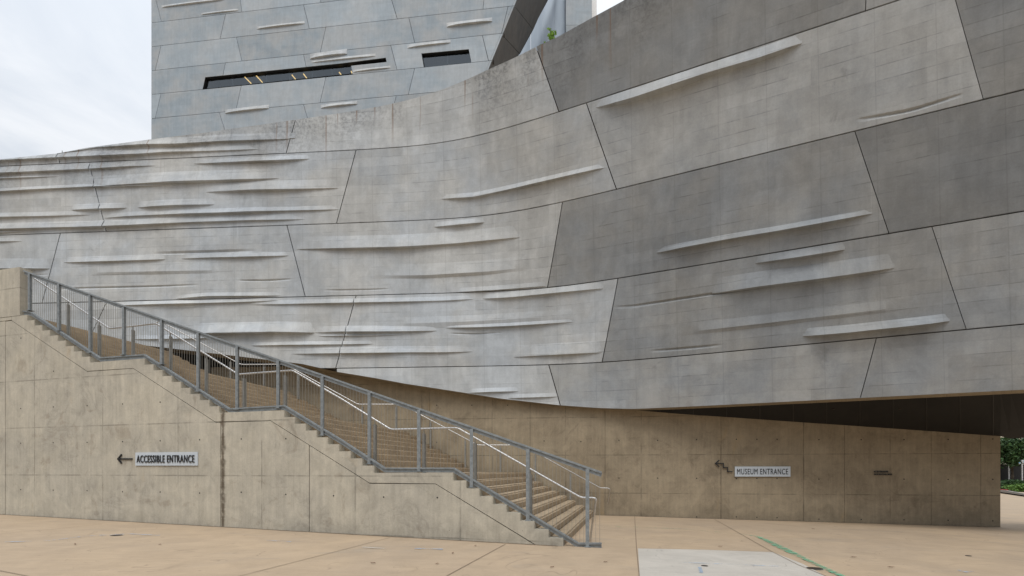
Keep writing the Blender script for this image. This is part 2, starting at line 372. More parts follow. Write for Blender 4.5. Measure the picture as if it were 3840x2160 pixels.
tag(jb.build('paving_joints', plain('joint_dirt', (.20, .15, .105), .9)), 'dark joints cut in the paving, with dark strips along the wall feet', None, None, 'structure')
v, f = gribbon([(2170, 1972), (2270, 1975), (2400, 1978), (2560, 1985), (2700, 1997), (2800, 2008)], .05, .010)
tag(mesh('paint_mark', v, f, M_gpaint2), 'thin faded green painted line running from the stair foot along the plaza', 'paint mark')
v, f = gribbon([(2795, 2006), (2840, 2013), (2880, 2030), (2920, 2050), (2965, 2072), (3010, 2093), (3060, 2118), (3120, 2145), (3180, 2172)], .1, .012, [.04, .09, .14, .17, .15, .11, .09, .11, .08])
tag(mesh('paint_mark', v, f, M_gpaint), 'broad worn green paint stripe curving across the plaza at the right', 'paint mark')
for pts, mt, w, lb in (([(20, 2035), (180, 2030), (330, 2012), (480, 2004), (600, 2010)], M_bpaint, .05, 'faint blue chalk line left of the dark round cover'),
                   ([(1555, 2059), (1600, 2060), (1660, 2062)], M_bpaint, .07, 'short blue chalk dash below the stair foot'),
                   ([(1358, 2054), (1400, 2057), (1444, 2059)], M_wpaint, .03, 'short white chalk dash below the stair wall'),
                   ([(2560, 2112), (2700, 2117), (2940, 2127)], M_bpaint, .03, 'thin blue chalk line across the pale slab'),
                   ([(2624, 2130), (2630, 2150)], M_bpaint, .05, 'small blue chalk tick on the pale slab'),
                   ([(3590, 2140), (3620, 2148), (3650, 2146)], M_bpaint, .05, 'blue chalk scribble at the far right of the plaza'),
                   ([(1000, 2028), (1040, 2031), (1090, 2034)], M_bpaint, .04, 'pale blue chalk dash below the stair wall joint')):
    v, f = gribbon(densify(pts, 4), w, .014); tag(mesh('chalk_mark', v, f, mt), lb, 'chalk mark')
def disc(px, py, r, name, mat, label, cat, lift=.004, h=.004, n=28):
    c = gpt(px, py, lift); b = MB(); b.prism([c + Vector((math.cos(a) * r, math.sin(a) * r, 0)) for a in np.linspace(0, 2 * math.pi, n, endpoint=False)], (0, 0, h))
    return b, c
for px, py, r, lb in ((437, 2008, .095, 'dark round cover in the paving below the accessible entrance sign'), (3055, 2133, .11, 'rusty round cover in the paving joint at the lower right'),
                      (2642, 2123, .05, 'small round cover on the pale slab'), (3632, 2085, .045, 'tiny dark cover at the far right of the plaza')):
    b, c = disc(px, py, r, '', None, '', ''); r0 = thing('drain_cover', c, lb, 'drain cover')
    b.build('lid', M_iron, r0)
    fr = MB(); rr = r * 1.15; n = 28
    ring = [c + Vector((math.cos(a) * q, math.sin(a) * q, 0)) for q in (r * 1.01, rr) for a in np.linspace(0, 2 * math.pi, n, endpoint=False)]
    fr.add(ring, [(i, n + i, n + (i + 1) % n, (i + 1) % n) for i in range(n)]); fr.build('frame', M_kerb, r0)
lf = []
for i, (px, py) in enumerate([(1783, 2049), (1698, 2077), (1640, 2117), (2270, 2110), (282, 2044), (2700, 2052), (1400, 2115), (600, 2045), (3200, 2092), (3340, 2130), (3050, 1985), (2070, 2130)]):
    c = gpt(px, py, .012); a = random.random() * 6.3; r = .025 + random.random() * .02; b = MB()
    pts = [c + Vector((math.cos(a) * x - math.sin(a) * y, math.sin(a) * x + math.cos(a) * y, z)) for x, y, z in ((-r, 0, .0), (-r * .3, r * .45, .008), (r * .6, r * .35, .003), (r * 1.2, 0, .012), (r * .5, -r * .4, .004), (-r * .4, -r * .4, .009))]
    b.prism(pts, (0, 0, .003))
    tag(b.build('fallen_leaf', M_leafb), 'small dry brown leaf lying on the tan paving', 'leaf', 'dry leaves scattered on the plaza')

# ---------------------------------------------------------------- stair geometry (wall plane, treads)
D_ = 0; Q = Vector((.2325, .9726, 0))   # foot of stair, direction up the stair, direction of the nosings
R, G = .1512, .2738
LAND = 1.75
def wp(t_, z, k=0.0): return P0 + D * t_ + Q * k + Vector((0, 0, z))
def wray(px, py, k=0.0):
    """photo ray onto the vertical plane parallel to the stair wall, k metres inside it"""
    n = Vector((D.y, -D.x, 0)); o = P0 + Q * k; d = Vector(((px - 1920) / F, 1, (YH - py) / F)); tt = n.dot(o) / n.dot(d)
    return Vector((d.x * tt, tt, EYE + d.z * tt))
starts = []      # (t of riser, z of its tread, tread length)
tt = 0.0; z = 0.0
for fl in range(4):
    for i in range(9):
        z += R; L = G if i < 8 else LAND
        if fl == 3 and i == 8: L = 9.0
        starts.append((tt, z, L)); tt += L
TOPT = starts[-1][0]; TOPZ = z
SE = [(-800, 107), (600, 110), (1400, 110), (1900, 112.4), (2100, 115), (2300, 117.5)]
def interp(x, pts): return float(np.interp(x, [p[0] for p in pts], [p[1] for p in pts]))
def step_end(t_):
    k = 4.0
    for _ in range(12):
        p = P0 + D * t_ + Q * k; px = p.x / p.y * F + 1920; Y = F / interp(px, SE); k += (Y - p.y) / Q.y
    return k
st = thing('staircase', wp(7, 0, 2), 'long tan concrete staircase climbing left in four flights with three landings', 'staircase')
for i, (t0, zt, L) in enumerate(starts):
    b = MB(); k0 = .22; k1 = step_end(t0); t1 = t0 + L + .02; k1b = step_end(t1) if L < 3 else k1
    zb = zt - R - (.0 if i else .15)
    top = [wp(t0, zt, k0), wp(t1, zt, k0), wp(t1, zt, k1b), wp(t0, zt, k1)]
    top = top[::-1]
    bmv = [Vector(p) for p in top]; b.prism(bmv, (0, 0, -(zt - zb)))
    o = b.build('step' if L < 1 else 'landing', M_step, st)
    bm = bmesh.new(); bm.from_mesh(o.data)
    es = [e for e in bm.edges if all(abs(v_.co.z + OFF[st.name].z - zt) < 1e-4 for v_ in e.verts)]
    bmesh.ops.bevel(bm, geom=es, offset=.035, segments=3, affect='EDGES'); bm.to_mesh(o.data); bm.free()
# dirt caught at the right-hand ends of the treads
db = MB()
for t0, zt, L in starts[:30]:
    k1 = step_end(t0)
    for _ in range(7 if L < 1 else 30):
        p = wp(t0 + random.uniform(.03, L - .02), zt + .004, k1 - abs(random.gauss(0, .16)) - .03); r = random.uniform(.01, .035)
        db.add([p + Vector((r * math.cos(a + _), r * .7 * math.sin(a + _), random.uniform(0, .012))) for a in (0, 1.6, 3.1, 4.7)], [(0, 1, 2, 3)])
tag(db.build('leaf_litter', M_dirt), 'brown leaf litter along the wall side of the stair treads', None, None, 'stuff')

# stringer: saw-toothed band of the wall face above the groove
sw = thing('stair_wall', wp(7, 0, 0), 'tall tan board-marked concrete wall carrying the staircase, with tie holes and a stepped top', 'wall')
tops = [(0.0, gz(P0.x, P0.y) - .2)]
for t0, zt, L in starts:
    tops.append((t0, zt)); tops.append((min(t0 + L, TOPT + .45), zt))
slope = R / G
gr = [(.49, gz(.48, 9.6) - .02)]                      # groove line corners
for k in range(3):
    c0 = 8 * G + k * (8 * G + LAND); zl = 9 * R * (k + 1) - .21
    gr.append((c0 + (.36 if k else .38), zl)); gr.append((c0 + LAND + .10, zl))
zend = 36 * R - .10
gr.append((gr[-1][0] + (zend - gr[-1][1]) / slope, zend))
TL = 20.0
def tclip(pts): return pts
b = MB()
base_right = [(0.0, gz(P0.x, P0.y) - .3), (.40, gz(P0.x, P0.y) - .3)]
poly = tops[:] + [(gr[-1][0], TOPZ)]
poly = [(0.0, gz(P0.x, P0.y) - .2)] + [q for q in tops[1:] if q[0] <= gr[-1][0]] + [(gr[-1][0], TOPZ)] + gr[::-1] + [(.40, gz(.5, 9.6) - .2)]
b.prism([wp(a, c, 0) for a, c in poly], Q * .21)
def wall_uv(v): return [((p[0] - P0.x) * D.x + (p[1] - P0.y) * D.y, p[2]) for p in v]
b.uvs = wall_uv(b.v); o = b.build('stringer', M_stairwall, sw)
bm = bmesh.new(); bm.from_mesh(o.data); bmesh.ops.bevel(bm, geom=[e for e in bm.edges if e.calc_length() > .02 and abs(e.verts[0].co.z - e.verts[1].co.z) < .2], offset=.008, segments=2, affect='EDGES'); bm.to_mesh(o.data); bm.free()
# wall panels below the groove, with real open joints
def pxt(px, k=0.0):
    p = wray(px, YH, k); return ((p.x - P0.x) * D.x + (p.y - P0.y) * D.y) / (D.x * D.x + D.y * D.y)
joints = [pxt(1160), pxt(828), pxt(20)]
g2 = [(a, c - .014) for a, c in gr]
def gtop(t_): return float(np.interp(t_, [a for a, _ in g2], [c for _, c in g2]))
edges = [.49] + joints + [TL]
for i in range(len(edges) - 1):
    a0 = edges[i] + (.009 if i else 0); a1 = edges[i + 1] - .009
    ts = [a0] + [a for a, _ in g2 if a0 < a < a1] + [a1]
    zt_ = [gtop(a) if a <= g2[-1][0] else g2[-1][1] for a in ts]
    pts = []
    for a, zz_ in zip(ts, zt_): pts.append((a, zz_))
    if i == len(edges) - 2:      # last one runs on under the parapet
        pts = [(a0, TOPZ - .105 if a0 > g2[-1][0] else gtop(a0))] + [q for q in pts[1:-1]] + [(a1, TOPZ - .105)]
    low = lambda a: gz(*(P0 + D * a).xy) - .15
    poly = pts + [(a1, low(a1)), (a0, low(a0))]
    b = MB(); b.prism([wp(a, c, 0) for a, c in poly], Q * .3); b.uvs = wall_uv(b.v)
    b.build('wall_panel', M_stairwall, sw)
b = MB(); b.prism([wp(.6, -.2, .1), wp(.6, 0, .1)] + [wp(a, c - .06, .1) for a, c in gr[1:]] + [wp(TL, TOPZ - .2, .1), wp(TL, -.2, .1)], Q * .08)
b.build('joint_backing', plain('joint_brown', (.09, .065, .045), .95), sw)
# parapet block at the head of the stair
b = MB(); tp = pxt(74); ztp = EYE + 764 / 144.1
b.prism([wp(tp, TOPZ + .004, 0), wp(TL, TOPZ + .004, 0), wp(TL, ztp, 0), wp(tp, ztp, 0)], Q * .29); b.uvs = wall_uv(b.v)
b.build('parapet', M_stairwall, sw)
b = MB(); b.prism([wp(g2[-1][0] + .0, TOPZ - .09, 0), wp(TL, TOPZ - .09, 0), wp(TL, TOPZ - .01, 0), wp(g2[-1][0], TOPZ - .01, 0)], Q * .25); b.uvs = wall_uv(b.v)
b.build('coping', M_stairwall, sw)
# black water stain down the joint
sm, n_, b_ = mat_new('water_stain'); u_, v_ = n_.uv()
tr = n_.new('ShaderNodeBsdfTransparent'); mx = n_.new('ShaderNodeMixShader'); out = [x for x in n_.n if x.type == 'OUTPUT_MATERIAL'][0]
w_ = n_.m('MULTIPLY', n_.ramp(n_.m('ABSOLUTE', u_), .0, n_.ramp(n_.noise(n_.comb(0, v_), 2.6, 5, .7), .3, .7, .03, .14), 1, 0), n_.ramp(n_.noise(n_.pos(), 5, 6, .75), .3, .58, .2, 1))
b_.inputs[0].default_value = (.10, .07, .042, 1); b_.inputs['Roughness'].default_value = .9
n_.l.new(n_.m('MULTIPLY', w_, .68), mx.inputs[0]); n_.l.new(tr.outputs[0], mx.inputs[1]); n_.l.new(b_.outputs[0], mx.inputs[2]); n_.l.new(mx.outputs[0], out.inputs[0])
tj = pxt(836); vv = []; uu = []
for zz_ in np.linspace(-.0, 2.70, 20):
    for du in (-.15, 0, .15): vv.append(wp(tj + du, zz_ + gz(-6, 11), -.003)); uu.append((du, zz_))
ff = [(3 * j + i, 3 * j + i + 1, 3 * j + i + 4, 3 * j + i + 3) for j in range(19) for i in range(2)]
mesh('water_stain', vv, ff, sm, sw, uv=uu, label='dark water stain running down the joint')
def tie_hole(c, nrm, side, parent, r=.017):
    b = MB(); n = 12; c = Vector(c) + Vector(nrm) * .003
    o1 = [c + Vector(side) * math.cos(a) * r + Vector((0, 0, 1)) * math.sin(a) * r for a in np.linspace(0, 2 * math.pi, n, endpoint=False)]
    o2 = [c - Vector(nrm) * .0 + (q - c) * 1.7 for q in o1]; 
    b.add(o1, [tuple(range(n))]); b.build('tie_hole', M_dark, parent)
    b = MB(); b.add(o1 + o2, [(i, n + i, n + (i + 1) % n, (i + 1) % n) for i in range(n)])
NW = Vector((D.y, -D.x, 0)); NW = -NW if NW.y > 0 else NW
for px, rows in ((78, (1532, 1662, 1836)), (200, (1526, 1660, 1838)), (327, (1521, 1659, 1840)), (460, (1515, 1656, 1844)), (601, (1508, 1653, 1845)), (749, (1649, 1849)), (905, (1646, 1846)), (1072, (1645, 1854)), (1251, (1859,)), (1439, (1864,)), (1640, (1866,)), (79, (1268,)), (201, (1392,))):
    for py in rows: tie_hole(wray(px, py), NW, D, sw)

# ---------------------------------------------------------------- railings
gd = thing('guard_railing', wray(2205, 2051, .08), 'long grey galvanised guard railing with wire infill sloping down the left edge of the stairs', 'railing')
KG = .08
topa, topb = wray(92, 1017, KG), wray(2256, 1772, KG)
b = MB(); b.beam(topa, topb, Q, .07, .035); dn = Vector((0, 0, -.045)); b.beam(topa + dn, topb + dn, Q, .008, .075)
b.beam(topa + dn * .45 + Q * .03, topb + dn * .45 + Q * .03, Q, .01, .03); b.build('top_rail', M_galv, gd)
low = [(90, 1168), (119, 1172), (378, 1343), (544, 1331), (862, 1534), (1068, 1522), (1280, 1650), (1444, 1756), (1702, 1756), (2170, 2038), (2256, 2038)]
b = MB(); LP = [wray(x, y, KG) for x, y in low]
def mitre(b, pts, off, w, h):
    """bar following a polyline in the railing plane, mitred at its corners"""
    P = [p + Vector((0, 0, off)) for p in pts]; nrm = Q.normalized(); v = []
    for i, p in enumerate(P):
        d1 = (P[i] - P[i - 1]).normalized() if i else (P[1] - P[0]).normalized(); d2 = (P[i + 1] - P[i]).normalized() if i < len(P) - 1 else d1
        up1 = Vector((0, 0, 1)) - d1 * d1.z; up1.normalize(); up2 = Vector((0, 0, 1)) - d2 * d2.z; up2.normalize()
        u_ = (up1 + up2).normalized(); k = 1 / max(.5, u_.dot(up1))
        for a, c in ((-1, -1), (1, -1), (1, 1), (-1, 1)): v.append(p + nrm * a * w / 2 + u_ * c * h / 2 * k)
    f = [(0, 1, 2, 3), tuple(len(v) - 4 + i for i in (3, 2, 1, 0))]
    for i in range(len(P) - 1):
        for j in range(4): f.append((4 * i + j, 4 * i + 4 + j, 4 * i + 4 + (j + 1) % 4, 4 * i + (j + 1) % 4))
    b.add(v, f)
mitre(b, LP, 0, .07, .03); mitre(b, LP, -.05, .008, .07); b.build('bottom_rail', M_galv, gd)
posts = [(114, 1026, 1166), (224, 1065, 1242), (341, 1108, 1325), (467, 1152, 1332), (609, 1200, 1368), (746, 1249, 1470), (892, 1299, 1537), (1046, 1351, 1532), (1212, 1411, 1634), (1388, 1472, 1741), (1574, 1538, 1768), (1771, 1608, 1828), (1982, 1682, 1952), (2205, 1757, 2051)]
for px, y0, y1 in posts:
    a, c = wray(px, y0, KG), wray(px, y1, KG); b = MB(); Dn = D.normalized()
    b.beam(a, c, Q, .075, .010); b.beam(a + Dn * .02 - Q * .03, c + Dn * .02 - Q * .03, Q, .010, .045); b.beam(a - Q * .03 - Dn * .004, c - Q * .03 - Dn * .004, Q, .01, .045)
    b.beam(c + Vector((0, 0, .012)), c + Vector((0, 0, .0)), Q, .13, .12)
    b.build('post', M_galv, gd)
b = MB(); lt = [pxt(x, KG) for x, _ in low]; lz = [p.z for p in LP]; t_top0, t_top1 = pxt(92, KG), pxt(2256, KG)
tcur = min(t_top1, lt[-1]) + .03
while tcur < t_top0 - .05:
    zl = float(np.interp(tcur, lt[::-1], lz[::-1])); zu = topb.z + (topa.z - topb.z) * (tcur - t_top1) / (t_top0 - t_top1)
    p = P0 + D * tcur + Q * KG; b.beam((p.x, p.y, zl), (p.x, p.y, zu - .02), Q, .0055, .0055); tcur += .0735
b.build('wire_infill', M_wire, gd)

def bent(pts, r=.10, n=4):
    """round the corners of a polyline"""
    out = [pts[0]]
    for a, c, e in zip(pts[:-2], pts[1:-1], pts[2:]):
        d1 = (a - c); d2 = (e - c); q = min(r, d1.length * .4, d2.length * .4); s_, e_ = c + d1.normalized() * q, c + d2.normalized() * q
        for i in range(n + 1):
            k = i / n; out.append(s_ * (1 - k) ** 2 + c * 2 * k * (1 - k) + e_ * k * k)
    return out + [pts[-1]]
KH = .40
def hand(px, k): return [wray(x, y, k) for x, y in px]
hr = thing('handrail', wray(2212, 2026, KH), 'bright stainless tube handrail beside the guard railing on the left of the stairs', 'handrail')
hp = hand([(128, 1044), (412, 1232), (586, 1213), (894, 1404), (1096, 1389), (1280, 1496), (1466, 1611), (1715, 1605), (2180, 1867), (2219, 1867)], KH)
endp = [wray(2238, 1884, KH)]; foot = gpt(2212, 2031)
b = MB(); b.tube(bent(hp + [wray(2236, 1870, KH), foot], .07), .021, 12); b.build('rail', M_inox, hr)
def tread_z(t_):
    zz_ = 0
    for t0, zt, L in starts:
        if t_ >= t0: zz_ = zt
    return zz_ if t_ > 0 else gz(1, 9.6)
def zrail(P, X):
    xs = [p.x for p in P]; zs = [p.z for p in P]; o_ = np.argsort(xs); return float(np.interp(X, np.array(xs)[o_], np.array(zs)[o_]))
for px in (257, 373, 500, 641, 775, 917, 1071, 1408, 1592, 1784, 1992):
    t_ = pxt(px, KH); p = P0 + D * t_ + Q * KH; zt = zrail(hp, p.x); zb = tread_z(t_)
    b = MB(); b.beam((p.x, p.y, zb), (p.x, p.y, zt - .10), Q, .05, .05); b.beam((p.x + .03, p.y, zb), (p.x + .03, p.y, zt - .12), Q, .05, .012)
    b.tube([(p.x, p.y, zt - .10), (p.x, p.y, zt - .015)], .012, 8); b.build('post', M_dpost, hr)
SF = [(500, 112.5), (1068, 113), (1503, 114), (1950, 116), (2300, 116.5)]
def fray(px, py): return at(px, py, F / interp(px, SF))
fr_ = thing('handrail', gpt(2273, 1931), 'thin stainless tube handrail along the curved wall side of the stairs', 'handrail')
fp = [fray(x, y) for x, y in [(601, 1204), (904, 1367), (1068, 1366), (1342, 1516), (1504, 1516), (1770, 1657), (1792, 1669), (1951, 1669), (1985, 1684), (2252, 1830), (2278, 1830)]]
b = MB(); b.tube(bent([fray(600, 1290), fray(586, 1209)] + fp + [fray(2288, 1834), gpt(2273, 1931)], .09), .018, 10); b.build('rail', M_inox, fr_)
for px in (865, 990, 1119, 1359, 1486, 1615, 1745, 1877, 2008, 2139):
    zt = None; Y = F / interp(px, SF); X = (px - 1920) / F * Y; zt = zrail(fp, X)
    # tread under this post
    t_ = (X - P0.x - Q.x * (Y - P0.y) / Q.y) / (D.x - D.y * Q.x / Q.y); zb = tread_z(t_)
    b = MB(); b.beam((X, Y, zb), (X, Y, zt - .09), D, .05, .045); b.tube([(X, Y, zt - .10), (X, Y, zt - .01)], .011, 8); b.build('post', M_dpost, fr_)

# ---------------------------------------------------------------- curved podium building
HD, HC, HB, HA = 3.45, 5.89, 8.33, 10.77
def sfun(x, H):
    """inverse depth (px per metre) of the concave facade at photo column x and height H above the eye"""
    x = np.asarray(x, float); H = np.asarray(H, float)
    x0 = 2207 - 67.5 * (H - HD) + 1.2 * (H - HD) ** 2 * 0; c = .0228 + .00049 * (H - HD); w = 110.0
    a = (x - x0) / w
    sp_ = np.where(a > 30, a, np.log1p(np.exp(np.minimum(a, 30))))
    return 106.0 + .0042 * x + c * w * sp_
UP0 = Vector((0, 0, 1))
def surf(x, H, d=0.0):
    s_ = sfun(x, H); X = (x - 1920) / s_; Y = F / s_
    s2 = sfun(x + 8, H); X2 = (x + 8 - 1920) / s2; Y2 = F / s2
    tx, ty = X2 - X, Y2 - Y; L = np.hypot(tx, ty); nxx, nyy = ty / L, -tx / L
    return np.stack([X + nxx * d, Y + nyy * d, EYE + H + 0 * X], -1)
def H_of(x, y):
    H = 5.0
    for _ in range(30): H = (YH - y) / float(sfun(x, H))
    return H
Tpx = [(-900, 640), (-400, 622), (0, 596), (214, 574), (323, 553), (566, 521), (760, 497), (1108, 447), (1280, 422), (1479, 385), (1668, 330), (1832, 258), (1926, 216), (2015, 171), (2095, 134), (2224, 62), (2338, 0)]
TX = [p[0] for p in Tpx] + [2700, 3200, 3840, 4700]; TH = [H_of(x, y) for x, y in Tpx]; TH += [TH[-1] + 1.2, TH[-1] + 2.4, TH[-1] + 3.0, TH[-1] + 3.2]
def Ttop(x): return np.interp(x, TX, TH)
EX = [-900, 400, 629, 1133, 1262, 1400, 1519, 1727, 1876, 2095, 2250, 2373, 4700]; EH = [4.55, 4.5, 4.22, 3.6, 3.32, 3.1, 2.89, 2.585, 2.36, 2.12, 2.0, 1.94, 1.93]
def Ebot(x): return np.interp(x, EX, EH)
UX = np.arange(-900, 4701, 20.0); pp = surf(UX, 5.89 + 0 * UX); UL = np.concatenate([[0], np.cumsum(np.hypot(np.diff(pp[:, 0]), np.diff(pp[:, 1])))])
# ridges cast in the panels: (polyline of the sharp edge, px above, px below, depth m)
RG = [
 ([(322, 555), (547, 540), (666, 539), (835, 528), (1093, 520)], 22, 5, .13, 'L'),
 ([(-500, 612), (0, 600), (214, 590), (532, 576), (626, 569), (765, 566), (969, 559)], 16, 5, .13, 'L'),
 ([(-500, 668), (0, 648), (328, 633), (497, 622), (586, 621)], 24, 5, .12, 'L'), ([(725, 614), (939, 604), (1163, 595)], 14, 5, .12, 'L'),
 ([(-500, 690), (0, 668), (224, 661)], 5, 4, .07, 'L'), ([(308, 700), (477, 691), (646, 680), (939, 671), (1048, 668)], 34, 6, .14, 'L'),
 ([(-500, 740), (0, 717), (139, 709), (348, 699), (696, 692)], 10, 5, .11, 'L'), ([(770, 720), (939, 711), (1272, 705)], 30, 5, .12, 'L'),
 ([(268, 787), (368, 782), (477, 779)], 18, 5, .10, 'L'), ([(517, 778), (591, 772), (671, 768), (805, 766)], 20, 5, .11, 'L'),
 ([(-500, 826), (0, 813), (149, 810), (343, 805)], 14, 5, .11, 'L'), ([(388, 818), (477, 810), (706, 800), (825, 797), (944, 792), (1272, 785)], 14, 5, .13, 'L'),
 ([(-500, 872), (0, 858), (144, 854), (348, 849), (477, 844), (706, 833), (944, 825), (1143, 822)], 20, 6, .14, 'L'), ([(-300, 876), (0, 871), (114, 868)], 5, 3, .06, 'L'),
 ([(-500, 912), (0, 905), (84, 904)], 12, 4, .09, 'L'), ([(-200, 1010), (0, 1006), (100, 1006), (189, 1007)], 34, 5, .14, 'L'), ([(-100, 1032), (129, 1029), (186, 1029)], 2, 12, .08, 'R'),
 ([(239, 984), (497, 976), (621, 972)], 18, 5, .12, 'L'), ([(576, 952), (760, 946), (959, 940)], 8, 16, .12, 'R'), ([(681, 970), (760, 966), (1083, 958)], 15, 5, .11, 'L'),
 ([(338, 1023), (560, 1018), (820, 1013)], 30, 10, .06, 'L'), ([(894, 1052), (994, 1052), (1093, 1047)], 4, 14, .10, 'R'), ([(200, 1085), (308, 1080), (591, 1073), (745, 1068)], 4, 16, .11, 'R'),
 ([(660, 1120), (775, 1110), (1053, 1108)], 12, 3, .10, 'L'), ([(422, 1146), (591, 1140), (765, 1136), (939, 1131), (1048, 1126)], 12, 5, .11, 'L'),
 ([(930, 1142), (1063, 1140), (1280, 1135), (1538, 1130), (1668, 1127), (1777, 1121)], 14, 5, .10, 'L'),
 ([(735, 1251), (795, 1249), (1048, 1244), (1181, 1247)], 36, 6, .26, 'L'), ([(940, 1296), (1068, 1293), (1280, 1291), (1400, 1289)], 12, 5, .10, 'L'),
 ([(1093, 1327), (1280, 1324), (1538, 1321), (1668, 1321), (1772, 1318)], 22, 5, .12, 'L'), ([(1180, 1247), (1280, 1243), (1504, 1242), (1640, 1240)], 20, 5, .13, 'L'),
 ([(1195, 1260), (1280, 1258), (1419, 1257), (1519, 1254)], 4, 4, .07, 'L'), ([(500, 1272), (745, 1269), (850, 1262)], 14, 5, .11, 'L'),
 ([(1110, 934), (1280, 930), (1474, 926), (1548, 923), (1717, 912), (1951, 889)], 42, 6, .15, 'L'), ([(1628, 851), (1717, 842), (1817, 833)], 16, 5, .11, 'L'),
 ([(1655, 746), (1780, 738), (1906, 711), (2224, 637), (2265, 628)], 15, 5, .15, 'L'), ([(1390, 1034), (1598, 1032), (1836, 1018), (1980, 1002)], 40, 10, .07, 'L'),
 ([(1215, 1089), (1345, 1087), (1460, 1084)], 4, 10, .09, 'R'), ([(1717, 1096), (1850, 1088), (2050, 1072)], 15, 4, .08, 'L'),
 ([(1810, 1120), (1911, 1115), (2164, 1090), (2264, 1081)], 22, 5, .13, 'L'), ([(1409, 1217), (1780, 1205), (2170, 1181)], 22, 20, .05, 'L'),
 ([(1665, 1229), (1787, 1227), (1916, 1222), (2150, 1207)], 12, 5, .12, 'L'), ([(1687, 1251), (1792, 1253), (1881, 1246)], 4, 12, .09, 'R'),
 ([(1925, 1339), (2040, 1332), (2258, 1321)], 40, 5, .10, 'L'),
 ([(2304, 1151), (2368, 1148), (2560, 1118), (2690, 1098), (3010, 1052)], 5, 24, .12, 'R'), ([(2670, 1101), (2838, 1075), (3000, 1054), (3170, 1031), (3355, 1004)], 52, 5, .20, 'L'),
 ([(2462, 949), (2560, 928), (2759, 891), (2923, 864), (3271, 800)], 17, 6, .20, 'L'), ([(2832, 988), (2863, 982), (2997, 963), (3170, 935)], 28, 5, .17, 'L'),
 ([(2540, 1248), (2694, 1232), (2997, 1197), (3365, 1154)], 30, 12, .06, 'L'), ([(3010, 1261), (3176, 1247), (3360, 1227), (3499, 1211), (3561, 1203)], 27, 8, .30, 'L'),
 ([(2440, 1316), (2560, 1306), (2654, 1298), (2705, 1292)], 5, 22, .10, 'R'), ([(3215, 448), (3246, 441), (3415, 410), (3610, 350)], 4, 36, .14, 'R'),
 ([(2236, 404), (2373, 368), (2560, 305), (2659, 271), (2838, 219), (3008, 160)], 33, 9, .24, 'L'),
 ([(1760, 1473), (1850, 1469), (1945, 1467)], 14, 4, .08, 'L'), ([(1905, 1493), (2000, 1490), (2090, 1487)], 13, 4, .08, 'L'), ([(2100, 860), (2200, 846), (2320, 830)], 10, 3, 0, 'L')]
def relief(x, y):
    d = np.zeros_like(x)
    for pts, up, dn_, p, kind in RG:
        x0, x1 = pts[0][0], pts[-1][0]; m_ = (x > x0) & (x < x1)
        if not m_.any() or p == 0 or kind == 'L': continue
        p = p * .6
        xs = x[m_]; ys = y[m_]; xa = [q[0] for q in pts]; ya = [q[1] for q in pts]
        # smooth interpolation of the edge
        ye = np.interp(xs, xa, ya); h = 25.0; ye = (ye + np.interp(xs - h, xa, ya) + np.interp(xs + h, xa, ya)) / 3 if x1 - x0 > 120 else ye
        tq = (xs - x0) / (x1 - x0); a = np.clip(4 * tq * (1 - tq), 0, 1) ** .72
        if up > 30 and p > .12 or p > .19: a = np.clip(np.minimum(tq, 1 - tq) * 9, 0, 1) ** .6 * (.55 + .45 * a)
        sh = np.interp(xs, [0, 4000], [.030, .042]) * (YH - ys) * p * a * .74; p = p * .74; dn_ = dn_ * .36; up = up * (1.35 if kind == 'L' and up < 30 else 1); ye = ye + (sh if kind == 'L' else 0); e = ye - ys
        if kind == 'L':
            gq = .012 if p > .06 else .004
            f_ = np.where(e >= 0, np.clip(1 - e / up, 0, 1) * p, np.where(e > -dn_, p + (p + gq) * e / dn_, -gq * np.clip(1 + (e + dn_) / 9.0, 0, 1)))
        else: f_ = -np.where(e >= 0, np.clip(1 - e / up, 0, 1), np.clip(1 + e / dn_, 0, 1)) * p
        d[m_] += f_ * a
    return d
pod = thing('museum_building', (2, 17, 2.5), 'sweeping concave grey precast concrete museum base with cast ridges, above the curved tan wall', 'building')
